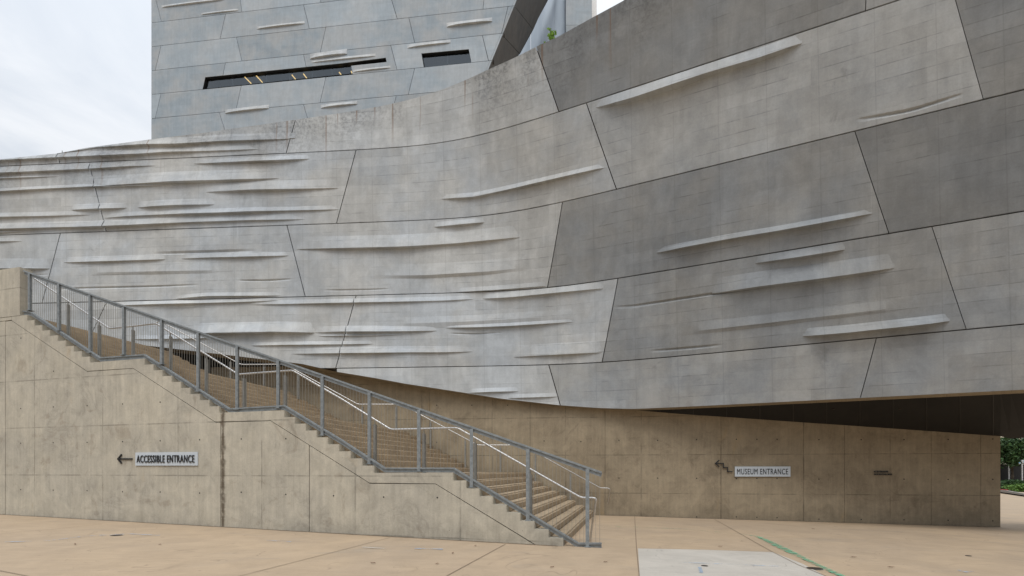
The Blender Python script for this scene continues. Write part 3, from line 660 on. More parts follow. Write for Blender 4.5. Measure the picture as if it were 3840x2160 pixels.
def podium_panel(xlt, xlb, xrt, xrb, Ht, Hb, tone=1.0):
    """one precast panel: left/right edges given at top and bottom (px), Ht/Hb constants or functions of x"""
    ft = Ht if callable(Ht) else (lambda x, c=Ht: c + 0 * x); fb = Hb if callable(Hb) else (lambda x, c=Hb: c + 0 * x)
    wpx = max(abs(xrt - xlt), abs(xrb - xlb)); nxx = int(max(14, min(240, wpx / 7))) ; xm = (xlt + xrt) / 2
    hh = float(np.max(ft(np.array([xlt, xm, xrt])) - fb(np.array([xlb, xm, xrb])))); nyy = int(max(30, min(230, hh * 74)))
    gpx = .014 * 125
    A, B = np.meshgrid(np.linspace(0, 1, nxx), np.linspace(0, 1, nyy))
    xl = xlb + (xlt - xlb) * B + gpx; xr = xrb + (xrt - xrb) * B - gpx; X = xl + (xr - xl) * A
    top = ft(X) - .014; bot = fb(X) + .014; top = np.maximum(top, bot + .01); H = bot + (top - bot) * B
    Y = YH - H * sfun(X, H); dsp = relief(X, Y)
    fade = 1.0
    P = surf(X, H, dsp); nv = nxx * nyy
    verts = P.reshape(-1, 3); u_ = np.interp(X, UX, UL).ravel(); v_ = (H + EYE).ravel(); e2 = (Ttop(X) - H).ravel()
    idx = np.arange(nv).reshape(nyy, nxx)
    q = np.stack([idx[:-1, :-1], idx[:-1, 1:], idx[1:, 1:], idx[1:, :-1]], -1).reshape(-1, 4)
    ring = np.concatenate([idx[0, :], idx[1:, -1], idx[-1, -2::-1], idx[-2:0:-1, 0]])
    back = surf(X.ravel()[ring], H.ravel()[ring], -.09)
    rb = nv + np.arange(len(ring)); nr = len(ring)
    sk = np.stack([ring, rb, np.roll(rb, -1), np.roll(ring, -1)], -1)
    allv = np.concatenate([verts, back]); f_ = np.concatenate([q, sk])
    uv = np.stack([np.concatenate([u_, u_[ring]]), np.concatenate([v_, v_[ring]])], -1)
    uv2 = np.stack([np.concatenate([u_, u_[ring]]), np.concatenate([e2, e2[ring]])], -1)
    o = mesh('facade_panel', allv, f_.tolist(), M_pod, pod, smooth=11, uv=uv, uv2=uv2); o.color = (tone, rng.uniform(0, 1), tone, 1); PANELS.append((xlt, xlb, xrt, xrb, ft, fb, o)); return o
# courses: joints as (x at upper seam, x at lower seam)
def Tf(x): return np.minimum(Ttop(x), HA + 2.44)
HA2 = HA + 2.44
L0, R0 = -800, 4600
courses = [
 (Tf, HA, [(L0, L0), (-260, -240), (214, 224), (1108, 1073), (2010, 2095), (3262, 3246), (4100, 4060), (R0, R0)]),
 (HA, HB, [(L0, L0), (-400, -420), (333, 398), (1335, 1262), (2199, 2311), (3566, 3687), (R0, R0)]),
 (HB, HC, [(L0, L0), (-500, -470), (226, 158), (1076, 1144), (2109, 2053), (3206, 3333), (4250, 4190), (R0, R0)]),
 (HC, HD, [(L0, L0), (-380, -420), (400, 330), (1335, 1259), (2317, 2258), (3495, 3623), (R0, R0)])]
PANELS = []
TONES = [[.99, 1.0, 1.0, 1.0, .54, .64, .6], [1.0, 1.0, 1.02, .98, .80, .52], [.97, .93, 1.04, .99, .60, .45, .5], [1.02, 1.02, 1.04, 1.05, .65, .72, .7]]
for (ft, fb, js), tn_ in zip(courses, TONES):
    for (a, b0), (c, d0), tone in zip(js[:-1], js[1:], tn_):
        fb_ = fb
        if fb == HD: fb_ = lambda x: np.maximum(HD, np.minimum(Ebot(x), HC - .1))
        podium_panel(a, b0, c, d0, ft, fb_, tone)
podium_panel(2199 + 240, 2560, 3246 + 20, 3246, lambda x: np.maximum(np.minimum(Ttop(x), HA2 + 2.44), HA2 + .05), HA2)   # above the frame
podium_panel(3266, 3246, R0, R0, lambda x: np.minimum(Ttop(x), HA2 + 2.44), HA2)
podium_panel(1262, 1262, 2058, 2101, HD, lambda x: np.minimum(Ebot(x), HD - .02), .98)
podium_panel(2058, 2101, 3286, 3226, HD, Ebot, .82)
podium_panel(3286, 3226, R0, R0, HD, Ebot, .76)
# ledges cast proud of the panels: sharp-edged wedges, cut where a joint crosses them
def H_arr(x, y):
    H = np.full_like(x, 5.0)
    for _ in range(40): H = (YH - y) / sfun(x, H)
    return H
for pts, up, dn_, p, kind in RG:
    if kind != 'L' or p == 0: continue
    x0, x1 = pts[0][0], pts[-1][0]; xs = np.arange(x0, x1 + .01, max(5.0, (x1 - x0) / 160)); xs[-1] = x1
    xa = [q[0] for q in pts]; ya = [q[1] for q in pts]; h = 22.0
    ye = (np.interp(xs, xa, ya) * 2 + np.interp(xs - h, xa, ya) + np.interp(xs + h, xa, ya)) / 4
    tq = (xs - x0) / (x1 - x0); a = np.clip(4 * tq * (1 - tq), 0, 1) ** .75
    if up > 30 and p > .12 or p > .19: a = np.clip(np.minimum(tq, 1 - tq) * 7, 0, 1) ** .7 * (.6 + .4 * a)
    wob = 1 + .18 * np.sin(xs / 90.0 + x0) + .1 * np.sin(xs / 37.0 + ya[0]); dep = p * .80 * a * wob + .0015
    sv = sfun(xs, 5.0 + 0 * xs); Y_ = F / sv
    sh = (YH - ye) * dep / Y_
    He = H_arr(xs, ye + sh * .9); Ht = H_arr(xs, ye - up * 1.08 * np.clip(np.minimum(tq, 1 - tq) * 30, .3, 1)); Ht = np.maximum(Ht, He + .02)
    soft = dn_ >= 10; Hb = He - (dn_ / sv if soft else .012)
    hm = float(np.median((He + Ht) / 2)); own = None
    # which panel each sample lies on
    def idx_panel(x, H):
        for i, (xlt, xlb, xrt, xrb, ft, fb, o) in enumerate(PANELS):
            t_, b_ = float(ft(np.array(x, float))), float(fb(np.array(x, float)))
            if b_ - .02 <= H <= t_ + .02:
                k = (H - b_) / max(t_ - b_, .01); l = xlb + (xlt - xlb) * k; rr_ = xrb + (xrt - xrb) * k
                if l <= x <= rr_: return i, l, rr_
        return None, None, None
    ids = [idx_panel(x, (He[i] * .7 + Ht[i] * .3))[0] for i, x in enumerate(xs)]
    i = 0
    while i < len(xs):
        j = i
        while j + 1 < len(xs) and ids[j + 1] == ids[i]: j += 1
        if j - i >= 2 and ids[i] is not None:
            sl_ = slice(i, j + 1); pn_ = PANELS[ids[i]]; X = xs[sl_].copy()
            if i > 0: X[0] = min(X[1] - .5, idx_panel(xs[i], He[i] * .7 + Ht[i] * .3)[1] + 1.9)
            if j < len(xs) - 1: X[-1] = max(X[-2] + .5, idx_panel(xs[j], He[j] * .7 + Ht[j] * .3)[2] - 1.9)
            cap = pn_[4](X) - .02; flo = pn_[5](X) + .016; T_ = np.minimum(Ht[sl_], cap); E_ = np.clip(He[sl_], flo, cap - .01); B_ = np.maximum(Hb[sl_], flo - .004); B_ = np.minimum(B_, E_ - .003)
            k_ = np.clip((T_ - E_) / np.maximum(Ht[sl_] - He[sl_], .01), 0, 1)
            top = surf(X, T_, .0015 + dep[sl_] * (1 - k_) * .0); edge = surf(X, E_, dep[sl_]); bot = surf(X, B_, .0008 if soft else -.006)
            n_ = len(X); V = np.concatenate([top, edge, bot]); f = []
            for q in range(n_ - 1): f += [(n_ + q, n_ + q + 1, q + 1, q), (2 * n_ + q, 2 * n_ + q + 1, n_ + q + 1, n_ + q)]
            f += [(0, 2 * n_, n_), (n_ - 1, 2 * n_ - 1, 3 * n_ - 1)]
            X3 = np.tile(X, 3); H3_ = np.concatenate([T_, E_, B_]); u_ = np.interp(X3, UX, UL)
            o = mesh('ledge', V, f, M_pod, pod, smooth=14, uv=np.stack([u_, H3_ + EYE], -1), uv2=np.stack([u_, Ttop(X3) - H3_], -1)); o.color = pn_[6].color
        i = j + 1
# dark backing, roof, lip and soffit
xs = np.arange(-800, 4601, 50.0); vv = []; ff = []; rows = []
nb = 26
for j in range(nb):
    k = j / (nb - 1); H = Ebot(xs) + .05 + (Ttop(xs) - .12 - Ebot(xs)) * k; rows.append(surf(xs, H, -.075))
back = rows[-1].copy(); back[:, 1] += 14; back[:, 2] -= 1.0; rows.append(back); bk2 = back.copy(); bk2[:, 2] = 5; rows.append(bk2)
vv = np.concatenate(rows); m_ = len(xs)
ff = [(j * m_ + i, j * m_ + i + 1, (j + 1) * m_ + i + 1, (j + 1) * m_ + i) for j in range(len(rows) - 1) for i in range(m_ - 1)]
mesh('core', vv, ff, plain('dark_backing', (.06, .05, .04), .95), pod)
SW = [(-800, 100), (600, 104), (1000, 105.5), (1400, 108.5), (1640, 110.5), (1900, 112.3), (2390, 115.7), (2612, 118.2), (3752, 127.7)]
WT = [(1150, 3.75), (1262, 3.5), (1519, 3.1), (1727, 2.75), (1876, 2.5), (2095, 2.25), (2373, 1.97), (2560, 1.80), (3007, 1.49), (3752, 1.01)]
xs = np.concatenate([np.arange(-800, 1250, 50.0), np.arange(1250, 3752, 25.0), [3752, 3790, 3840, 3900, 4000, 4200, 4600]])
front = surf(xs, Ebot(xs) + .012, -.005); sl = []; so = []
for i, x in enumerate(xs):
    sf = float(sfun(x, Ebot(x))); Yf = F / sf
    if x <= 3752: sb = interp(x, SW); Hb = interp(x, WT) if x > 1150 else float(Ebot(x))
    else: sb = interp(x, [(3752, 126), (3840, 127), (4600, 134)]); Hb = interp(x, [(3752, .93), (3840, .97), (4600, 1.1)])
    Yb = F / sb
    if x < 1250: Yb = Yf + 7
    Yl = min(Yf + .55, Yb - .01) if x < 3752 else Yf + .55
    Yl = max(Yl, Yf + .05)
    sl.append(((x - 1920) / F * Yl, Yl, EYE + float(Ebot(x)) + .012)); so.append(((x - 1920) / F * Yb, Yb, EYE + min(Hb, float(Ebot(x)) + .02)))
n = len(xs)
mesh('lip', np.concatenate([front, np.array(sl)]), [(i, i + 1, n + i + 1, n + i) for i in range(n - 1)], M_retain, pod, uv=[(a * .01, 30) for a in list(xs) * 2])
sl2 = np.array(sl); sl2[:, 2] += .06
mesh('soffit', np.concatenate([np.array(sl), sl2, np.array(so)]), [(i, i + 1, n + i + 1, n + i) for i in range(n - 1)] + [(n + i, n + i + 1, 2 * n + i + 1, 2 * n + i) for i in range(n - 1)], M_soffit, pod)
def on_soffit(i, k):
    a_, b_ = Vector(sl2[i]), Vector(so[i]); return a_.lerp(b_, k)
M_sj = plain('soffit_joint', (.022, .020, .018), .6)
for i in range(80, n - 1, 5):
    sj = MB(); sj.beam(on_soffit(i, .02) - UP0 * .003, on_soffit(i, .98) - UP0 * .003, (1, 0, 0), .02, .004); sj.build('soffit_joint', M_sj, pod)
for i in (92, 104, 116, 126):
    p_ = on_soffit(i, .35); lb = MB(); lb.prism([p_ + Vector((math.cos(a) * .04, math.sin(a) * .04, -.015)) for a in np.linspace(0, 6.28, 12, endpoint=False)], (0, 0, .05)); lb.build('downlight', M_iron, pod)
# dark back wall of the recess behind the stair head
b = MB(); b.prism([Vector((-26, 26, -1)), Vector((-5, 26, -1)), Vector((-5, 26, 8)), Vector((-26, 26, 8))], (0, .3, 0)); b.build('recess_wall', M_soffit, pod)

# ---------------------------------------------------------------- curved retaining wall
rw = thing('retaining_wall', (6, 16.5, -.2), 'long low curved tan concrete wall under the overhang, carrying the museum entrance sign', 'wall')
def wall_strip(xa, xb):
    xs_ = np.linspace(xa, xb, max(3, int((xb - xa) / 20))); v = []; uv = []
    for x in xs_:
        s_ = interp(x, SW); X, Y = (x - 1920) / s_, F / s_; u_ = np.interp(x, RX, RU)
        hi = EYE + interp(x, WT) if x > 1150 else EYE + 3.7
        v += [(X, Y, gz(X, Y) - .2), (X, Y, hi)]; uv += [(u_, gz(X, Y) - .2), (u_, hi)]
    m2 = len(xs_); f = [(2 * i, 2 * i + 2, 2 * i + 3, 2 * i + 1) for i in range(m2 - 1)]
    k = len(v); bkv = []
    for p in v:
        q = Vector((p[0], p[1], 0)).normalized() * .35; bkv.append((p[0] + q.x * .3, p[1] + .35, p[2]))
    f += [(k + a, k + d, k + c, k + b_) for a, b_, c, d in f]
    f += [(2 * i + 1, 2 * i + 3, k + 2 * i + 3, k + 2 * i + 1) for i in range(m2 - 1)]
    f += [(0, 1, k + 1, k), (2 * m2 - 2, k + 2 * m2 - 2, k + 2 * m2 - 1, 2 * m2 - 1)]
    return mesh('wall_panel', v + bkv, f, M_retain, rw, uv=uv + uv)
RX = np.arange(700, 3760, 10.0); rp = np.array([((x - 1920) / interp(x, SW), F / interp(x, SW)) for x in RX]); RU = np.concatenate([[0], np.cumsum(np.hypot(np.diff(rp[:, 0]), np.diff(rp[:, 1])))])
cuts = [790, 1230, 1610, 1988, 2269, 2704, 3012, 3167, 3492, 3752]
for a, c in zip(cuts[:-1], cuts[1:]): wall_strip(a + .5, c - .5)
v = []; 
for x in np.linspace(800, 3745, 80):
    s_ = interp(x, SW); X, Y = (x - 1920) / s_, F / s_ + .05; v += [(X, Y, -.5), (X, Y, EYE + (interp(x, WT) if x > 1150 else 3.7) - .05)]
mesh('joint_backing', v, [(2 * i, 2 * i + 2, 2 * i + 3, 2 * i + 1) for i in range(79)], M_dark, rw)
def rray(px, py, off=0.0): return at(px, py, F / interp(px, SW) - off)
def rnorm(px):
    a, c = rray(px - 10, YH), rray(px + 10, YH); d = (c - a).normalized(); return Vector((d.y, -d.x, 0)), d
for zx, rows in ((105, (420, 712, 1003)), (405, (417, 714, 1003)), (560, (417, 713, 1006)), (712, (417, 713, 1009)), (1028, (420, 718, 1020)), (1347, (420, 1022)), (1670, (420, 718, 1025)), (2003, (418, 720, 1028)), (2340, (415, 720, 1033))):
    for zy in rows:
        px, py = 2560 + zx * .4969, 1440 + zy * .4969; nn, dd = rnorm(px); tie_hole(rray(px, py), nn, dd, rw, .019)
for zx, rows in ((2387, (425, 710)), (2095, (425, 710)), (1808, (435,)), (1530, (430,)), (1255, (160,)), (985, (160, 440)), (720, (160, 440))):
    for zy in rows:
        px, py = 1280 + zx * .4969, 1440 + zy * .4969; nn, dd = rnorm(px); tie_hole(rray(px, py), nn, dd, rw, .019)

# ---------------------------------------------------------------- lettering and signs
def text_verts(txt, offset=0.0, depth=.0):
    cu = bpy.data.curves.new('lettering', 'FONT'); cu.body = txt; cu.size = 1; cu.offset = offset; cu.extrude = .5; cu.resolution_u = 4; cu.space_character = 1.12
    o = bpy.data.objects.new('lettering', cu); C.objects.link(o)
    dg = bpy.context.evaluated_depsgraph_get(); me = bpy.data.meshes.new_from_object(o.evaluated_get(dg))
    v = np.array([tuple(p.co) for p in me.vertices]); f = [tuple(p.vertices) for p in me.polygons]
    bpy.data.objects.remove(o); bpy.data.curves.remove(cu); bpy.data.meshes.remove(me); return v, f
def lettering(txt, o0, ux, uy, w, h, dep, nrm, mat, parent, offset=0.0, name='lettering'):
    v, f = text_verts(txt, offset); mn, mx_ = v.min(0), v.max(0)
    a = (v[:, 0] - mn[0]) / (mx_[0] - mn[0]) * w; c = (v[:, 1] - mn[1]) / (mx_[1] - mn[1]) * h; e = (v[:, 2] - mn[2]) / (mx_[2] - mn[2]) * dep
    P = [Vector(o0) + ux * a[i] + uy * c[i] + nrm * e[i] for i in range(len(v))]
    return mesh(name, P, f, mat, parent)
UP = Vector((0, 0, 1))
# accessible entrance (on the stair wall)
a = wray(511, 1745); c = wray(744, 1745); zt = wray(511, 1697).z; zb = wray(744, 1745).z; ux = (c - a); wl = ux.length; ux.normalize()
s1 = thing('sign', a, 'white ACCESSIBLE ENTRANCE sign plate on the stair wall, left of the dark stained joint', 'sign')
b = MB(); base = Vector((a.x, a.y, zb)) + NW * .004; b.prism([base, base + ux * wl, base + ux * wl + UP * (zt - zb), base + UP * (zt - zb)], NW * .02); b.build('plate', M_signw, s1)
hh = zt - zb; lettering('ACCESSIBLE ENTRANCE', base + ux * wl * .032 + UP * hh * .22 + NW * .026, ux, UP, wl * .925, hh * .56, .014, NW, M_black, s1, .002)
def strokes(b, pts, w, nrm, dep):
    for p, q in zip(pts[:-1], pts[1:]):
        d = (q - p).normalized(); s_ = nrm.cross(d).normalized() * w / 2; e = d * w * .45
        b.prism([p - e - s_, q + e - s_, q + e + s_, p - e + s_], nrm * dep)
b = MB(); O = lambda x, y: wray(x, y) + NW * .005
strokes(b, [O(447, 1721), O(496, 1721)], .034, NW, .02); strokes(b, [O(457, 1706), O(445, 1721), O(457, 1736)], .034, NW, .021)
tag(b.build('arrow_sign', M_black), 'straight black arrow pointing left beside the accessible entrance plate', 'arrow')
# museum entrance (on the curved wall)
nn, dd = rnorm(2858); a = rray(2754, 1787); c = rray(2962, 1787); ux = (c - a); wl = ux.length; ux.normalize(); nn = Vector((ux.y, -ux.x, 0)).normalized()
hh = rray(2754, 1749.5).z - a.z
s2 = thing('sign', a, 'white MUSEUM ENTRANCE sign plate on the curved tan wall', 'sign')
b = MB(); base = a + nn * .03; base.z = a.z; UX_ = Vector((ux.x, ux.y, 0)).normalized(); b.prism([base, base + UX_ * wl, base + UX_ * wl + UP * hh, base + UP * hh], nn * .02); b.build('plate', M_signw, s2)
lettering('MUSEUM ENTRANCE', base + UX_ * wl * .04 + UP * hh * .22 + nn * .024, UX_, UP, wl * .915, hh * .56, .006, nn, M_black, s2, .0)
b = MB(); O = lambda x, y: rray(x, y) + nn * .03
z5 = lambda x, y: O(2560 + x * .4969, 1440 + y * .4969)
strokes(b, [z5(370, 661), z5(337, 661), z5(337, 630), z5(305, 630), z5(305, 599), z5(246, 599)], .03, nn, .012); strokes(b, [z5(272, 576), z5(246, 599), z5(272, 623)], .03, nn, .013)
tag(b.build('arrow_sign', M_black), 'black stair-stepped arrow pointing left beside the museum entrance plate', 'arrow')
n3, d3 = rnorm(3308)
s3 = thing('sign', rray(3275, 1780), 'two tiny lines of black raised lettering on the dark right part of the curved wall', 'sign')
for (xa, xb, ya, yb, tx) in ((3275, 3329, 1765.5, 1772, 'NO SKATEBOARDING'), (3275, 3343, 1775.5, 1781.5, 'OR RECREATIONAL BIKING')):
    p, q = rray(xa, yb) + n3 * .03, rray(xb, yb) + n3 * .03; L = (q - p).length; u3 = Vector((q.x - p.x, q.y - p.y, 0)).normalized()
    lettering(tx, p, u3, UP, L, rray(xa, ya).z - rray(xa, yb).z, .006, n3, M_black, s3, .05)

# ---------------------------------------------------------------- tower
def st_(x): return 36.7 * (1 + 7.1e-5 * (x - 567))
def tpt(x, y, off=0.0): Y = F / st_(x) - off; return at(x, y, Y)
def ty(H, x): return YH - H * st_(x)
tpa, tpb = tpt(567, YH), tpt(1900, YH); TD = (tpb - tpa).normalized(); TN = Vector((TD.y, -TD.x, 0))
HS = [50.65, 48.21, 45.76, 43.32, 40.87, 38.43, 35.97, 33.53, 31.09, 28.65]
tw = thing('tower_building', tpt(1200, 1200), 'tall grey-blue precast concrete museum tower block rising behind the curved base', 'building')
def corner(y): return 1938 - .408 * y
def tower_panel(px, uvoff=0):
    g = [tpt(x, y) for x, y in px]; c = sum(g, Vector()) / len(g); b = MB(); g2_ = []
    # shrink a little to open the joint
    n = len(g)
    area = 0
    loc = [((p - c).dot(TD), (p - c).z) for p in g]
    for i in range(n): area += loc[i][0] * loc[(i + 1) % n][1] - loc[(i + 1) % n][0] * loc[i][1]
    sg = 1 if area > 0 else -1; out = []
    for i in range(n):
        p0, p1, p2 = (np.array(loc[(i + k) % n]) for k in (-1, 0, 1)); d1 = (p1 - p0) / np.linalg.norm(p1 - p0); d2 = (p2 - p1) / np.linalg.norm(p2 - p1)
        n1 = np.array([-d1[1], d1[0]]) * sg; n2 = np.array([-d2[1], d2[0]]) * sg; m = n1 + n2; m /= np.linalg.norm(m); q = p1 + m * .022 / max(.3, m.dot(n1)); out.append(c + TD * float(q[0]) + UP * float(q[1]))
    b.prism(out, -TN * .25); b.uvs = [((Vector(p) - tpa).dot(TD), p[2]) for p in b.v]
    return b.build('facade_panel', M_tow, tw)
rowsj = [  # (H top, H bottom, joints [(x top, x bottom)])
 (0, [(500, 520)]), ]
def course(k, js):
    Ht, Hb = HS[k], HS[k + 1]
    for (a, b0), (c, d0) in zip(js[:-1], js[1:]):
        tower_panel([(a, ty(Ht, a)), (c, ty(Ht, c)), (d0, ty(Hb, d0)), (b0, ty(Hb, b0))])
def cx(H):
    x = 1900
    for _ in range(20): x = corner(ty(H, x))
    return x
course(0, [(567, 567), (840, 820), (1460, 1480), (cx(HS[0]), cx(HS[1]))])
course(1, [(567, 567), (583, 605), (895, 907), (1210, 1202), (1560, 1540), (cx(HS[1]), cx(HS[2]))])
course(2, [(567, 567), (846, 825), (1138, 1160), (1462, 1490), (1822, 1811), (cx(HS[2]), cx(HS[3]))])
course(3, [(567, 567), (604, 582), (886, 907), (1222, 1201), (1533, 1555), (1905, 1881), (cx(HS[3]), cx(HS[4]))])
# course with the windows: panels cut round the openings
H3, H4 = HS[4], HS[5]; y3 = lambda x: ty(H3, x); y4 = lambda x: ty(H4, x)
wt = lambda x: float(np.interp(x, [770, 1280, 1446], [290, 238, 217]))
tower_panel([(567, y3(567)), (845, y3(845)), (836, wt(836)), (770, 290), (760, y4(760)), (567, y4(567))])
tower_panel([(845, y3(845)), (1138, y3(1138)), (1148, wt(1148)), (836, wt(836))])
tower_panel([(1138, y3(1138)), (1465, y3(1465)), (1489, y4(1489)), (1322, y4(1322)), (1316, 246), (1449, 232), (1446, 217), (1280, 238), (1148, wt(1148))])
tower_panel([(1465, y3(1465)), (1809, y3(1809)), (1832, y4(1832)), (1767, y4(1767)), (1757, 185), (1581, 201), (1590, y4(1590)), (1489, y4(1489))])
tower_panel([(1809, y3(1809)), (cx(H3), y3(cx(H3))), (cx(H4), y4(cx(H4))), (1832, y4(1832))])
course(5, [(567, 567), (604, 582), (905, 884), (1222, 1200), (1555, 1531), (cx(HS[5]), cx(HS[6]))])
course(6, [(567, 567), (822, 850), (1138, 1164), (1486, 1462), (cx(HS[6]), cx(HS[7]))])
course(7, [(567, 567), (1000, 980), (1400, 1420), (cx(HS[7]), cx(HS[8]))])
# core behind the panels (left open where the windows are)
def tbox(x0, x1, Ha, Hb, o0, o1, mat, name):
    b = MB(); p = [tpt(x0, ty(Hb, x0)), tpt(x1, ty(Hb, x1)), tpt(x1, ty(Ha, x1)), tpt(x0, ty(Ha, x0))]; p = [q - TN * o0 for q in p]; b.prism(p, -TN * (o1 - o0)); b.uvs = [((Vector(p_) - tpa).dot(TD), p_[2]) for p_ in b.v]; return b.build(name, mat, tw)
M_core = plain('tower_core', (.05, .05, .05), .95)
tbox(568.5, 1780, HS[5], 5, .252, .5, M_core, 'core_wall'); tbox(568.5, 1890, HS[0], HS[4], .252, .5, M_core, 'core_wall')
tbox(567.5, 580, HS[0], 5, .6, 24, M_tow, 'side_wall')
tbox(568.5, 755, HS[4], HS[5], .26, .5, M_core, 'core_wall'); tbox(1500, 1575, HS[4], HS[5], .26, .5, M_core, 'core_wall'); tbox(1775, 1850, HS[4], HS[5], .26, .5, M_core, 'core_wall')
# windows
def window(poly, label, lamps, mull):
    b = MB(); g = [tpt(x, y) for x, y in poly]
    n = len(g); v = [p - TN * .02 for p in g] + [p - TN * .4 for p in g]
    f = [(i, (i + 1) % n, n + (i + 1) % n, n + i) for i in range(n)]; b.add(v, f); w = b.build('window', M_black, tw, label=label)
    b = MB(); b.add([p - TN * .27 for p in g], [tuple(range(n))]); b.build('pane', M_glass, w)
    b = MB()
    for x in mull:
        yt, yb = mull[x]; p, q = tpt(x, yt) - TN * .31, tpt(x, yb) - TN * .31; b.beam(p, q, TD, .06, .06)
    if mull: b.build('mullion', plain('mullion_grey', (.10, .11, .12), .5), w)
    return w
w1 = window([(770, 290.5), (1280, 238.5), (1446, 217.5), (1449, 231.5), (1316, 245.5), (1322, 274.5), (760, 333.5)], 'long dark ribbon window with a slanted left end', None,
            {865: (282, 321), 993: (268, 310), 1080: (259, 301), 1166: (250, 291), 1240: (243, 284)})
w2 = window([(1581, 201.5), (1757, 185.5), (1767, y4(1767) - .5), (1590, y4(1590) - .5)], 'short dark four-sided window right of the ribbon window', None, {1675: (193, 238)})
# room behind the glass, with ceiling lamps
b = MB()
for x0, x1, Ht in ((745, 1480, 41.0), (1560, 1790, 41.0)):
    p = [tpt(x0, ty(38.1, x0)), tpt(x1, ty(38.1, x1)), tpt(x1, ty(Ht, x1)), tpt(x0, ty(Ht, x0))]; p = [q - TN * .45 for q in p]; q_ = [k - TN * 7 for k in p]
    b.add(p + q_, [(4, 5, 6, 7), (0, 1, 5, 4), (3, 7, 6, 2), (0, 4, 7, 3), (1, 2, 6, 5)])
b.build('interior', plain('room_grey', (.24, .27, .30), .9), tw)
b0 = None
for xa, ya, xb, yb in ((918, 289, 942, 313), (961, 284, 984, 309), (1095, 281, 1108, 297), (1138, 277, 1150, 293), (1272, 271, 1280, 281), (1317, 267, 1320, 274)):
    p, q = tpt(xa, ya, -1.2), tpt(xb, yb, -.7); b = MB(); b.beam(p, q, TN, .05, .10); b.build('strip_lamp', M_lamp, tw)
# ledges cast on the tower face
for x0, y0, x1, y1, hpx, dep in ((606, 29, 840, 0, 5, .28), (755, 56, 894, 40, 4, .2), (964, 110, 1143, 89, 6, .3), (1163, 222, 1302, 203, 13, .45), (1168, 236, 1408, 211, 6, .22), (845, 426, 1009, 407, 9, .4), (1203, 406, 1340, 391, 8, .35),
                         (1675, 102, 1846, 81, 10, .45), (1528, 181, 1690, 161, 8, .3), (1325, 271, 1464, 255, 5, .22)):
    n = 18; v = []; 
    for i in range(n + 1):
        k = i / n; a = max(.01, 4 * k * (1 - k)) ** .45; x = x0 + (x1 - x0) * k; y = y0 + (y1 - y0) * k
        p = tpt(x, y); tpp = tpt(x, y - hpx * 1.4 - 2); v += [p + TN * .004, tpp + TN * .004, p + TN * (.004 + dep * .42 * a) + UP * .03 * a, tpp + TN * (.004 + dep * a * .03) - UP * .02]
    f = []
    for i in range(n):
        o_ = 4 * i; f += [(o_, o_ + 4, o_ + 6, o_ + 2), (o_ + 2, o_ + 6, o_ + 7, o_ + 3), (o_ + 3, o_ + 7, o_ + 5, o_ + 1)]
    f += [(0, 2, 3, 1), (4 * n, 4 * n + 1, 4 * n + 3, 4 * n + 2)]
    uv = [((Vector(p) - tpa).dot(TD), p[2]) for p in v]
    mesh('ledge', v, f, M_pod, tw, uv=uv, uv2=[(a_, 40) for a_, _ in uv])
# dark slanting cut-away side of the tower
A1, A2 = tpt(corner(-80), -80), tpt(corner(420), 420); B1 = at(2090, -80, 55.5)
pn = (A2 - A1).cross(B1 - A1).normalized()
def spt(x, y, off=0.0):
    d = Vector(((x - 1920) / F, 1, (YH - y) / F)); k = (A1 - Vector((0, 0, EYE))).dot(pn) / d.dot(pn); p = Vector((0, 0, EYE)) + d * k; return p + pn * off * (-1 if pn.y > 0 else 1)
far = lambda y: 2056 - .535 * y
M_side_shaded = facade_concrete('tower_side_shaded_concrete', (.10, .107, .115), (.09, .10, .11), (.12, .12, .12), grid=.1, stain=.5, cellamp=.03)  # tower concrete with the shade of this side put into its base colour
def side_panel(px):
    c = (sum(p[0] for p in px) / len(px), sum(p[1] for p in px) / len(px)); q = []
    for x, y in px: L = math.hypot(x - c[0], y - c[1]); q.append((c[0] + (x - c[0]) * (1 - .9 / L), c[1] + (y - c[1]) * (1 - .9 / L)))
    b = MB(); d = spt(c[0], c[1], 0) - spt(c[0], c[1], .25); b.prism([spt(x, y) for x, y in q], d); b.build('side_panel', M_side_shaded, tw)
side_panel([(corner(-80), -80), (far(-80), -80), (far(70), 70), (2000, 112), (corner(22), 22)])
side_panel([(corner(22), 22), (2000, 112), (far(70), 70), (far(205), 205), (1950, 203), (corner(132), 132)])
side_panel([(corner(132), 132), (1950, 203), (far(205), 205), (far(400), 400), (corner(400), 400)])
b = MB(); b.add([spt(x, y, -.2) for x, y in ((corner(-80), -80), (far(-80), -80), (far(400), 400), (corner(400), 400))], [(0, 1, 2, 3)]); b.build('core_wall', M_core, tw)
# glass and metal wall with a concrete pier between tower and podium
an = thing('stair_tower', at(2150, 400, 57), 'blue-grey metal clad shaft with a pale concrete pier, between tower block and curved base', 'building')
b = MB(); xs_ = [1880, 1990, 2036, 2078, 2080, 2122]
for a, c in zip([1800, 1905, 1991, 2036.5, 2080.5], [1904, 1990, 2036, 2080, 2122]):
    b = MB(); b.prism([at(a, -120, 57), at(c, -120, 57), at(c, 420, 57), at(a, 420, 57)], (0, .2, 0)); b.build('cladding_panel', M_metal, an)
for ya, yb in ((-120, 93.5), (94.5, 420)):
    b = MB(); b.prism([at(2122.5, ya, 55.5), at(2219, ya, 55.5), at(2219, yb, 55.5), at(2122.5, yb, 55.5)], (0, 5, 0)); b.uvs = [(p[0], p[2]) for p in b.v]; b.build('pier', M_tow, an)
b = MB(); b.prism([at(2219.5, -120, 58), at(2238, -120, 58), at(2238, 420, 58), at(2219.5, 420, 58)], (0, 2, 0)); b.build('trim_panel', M_pole, an)

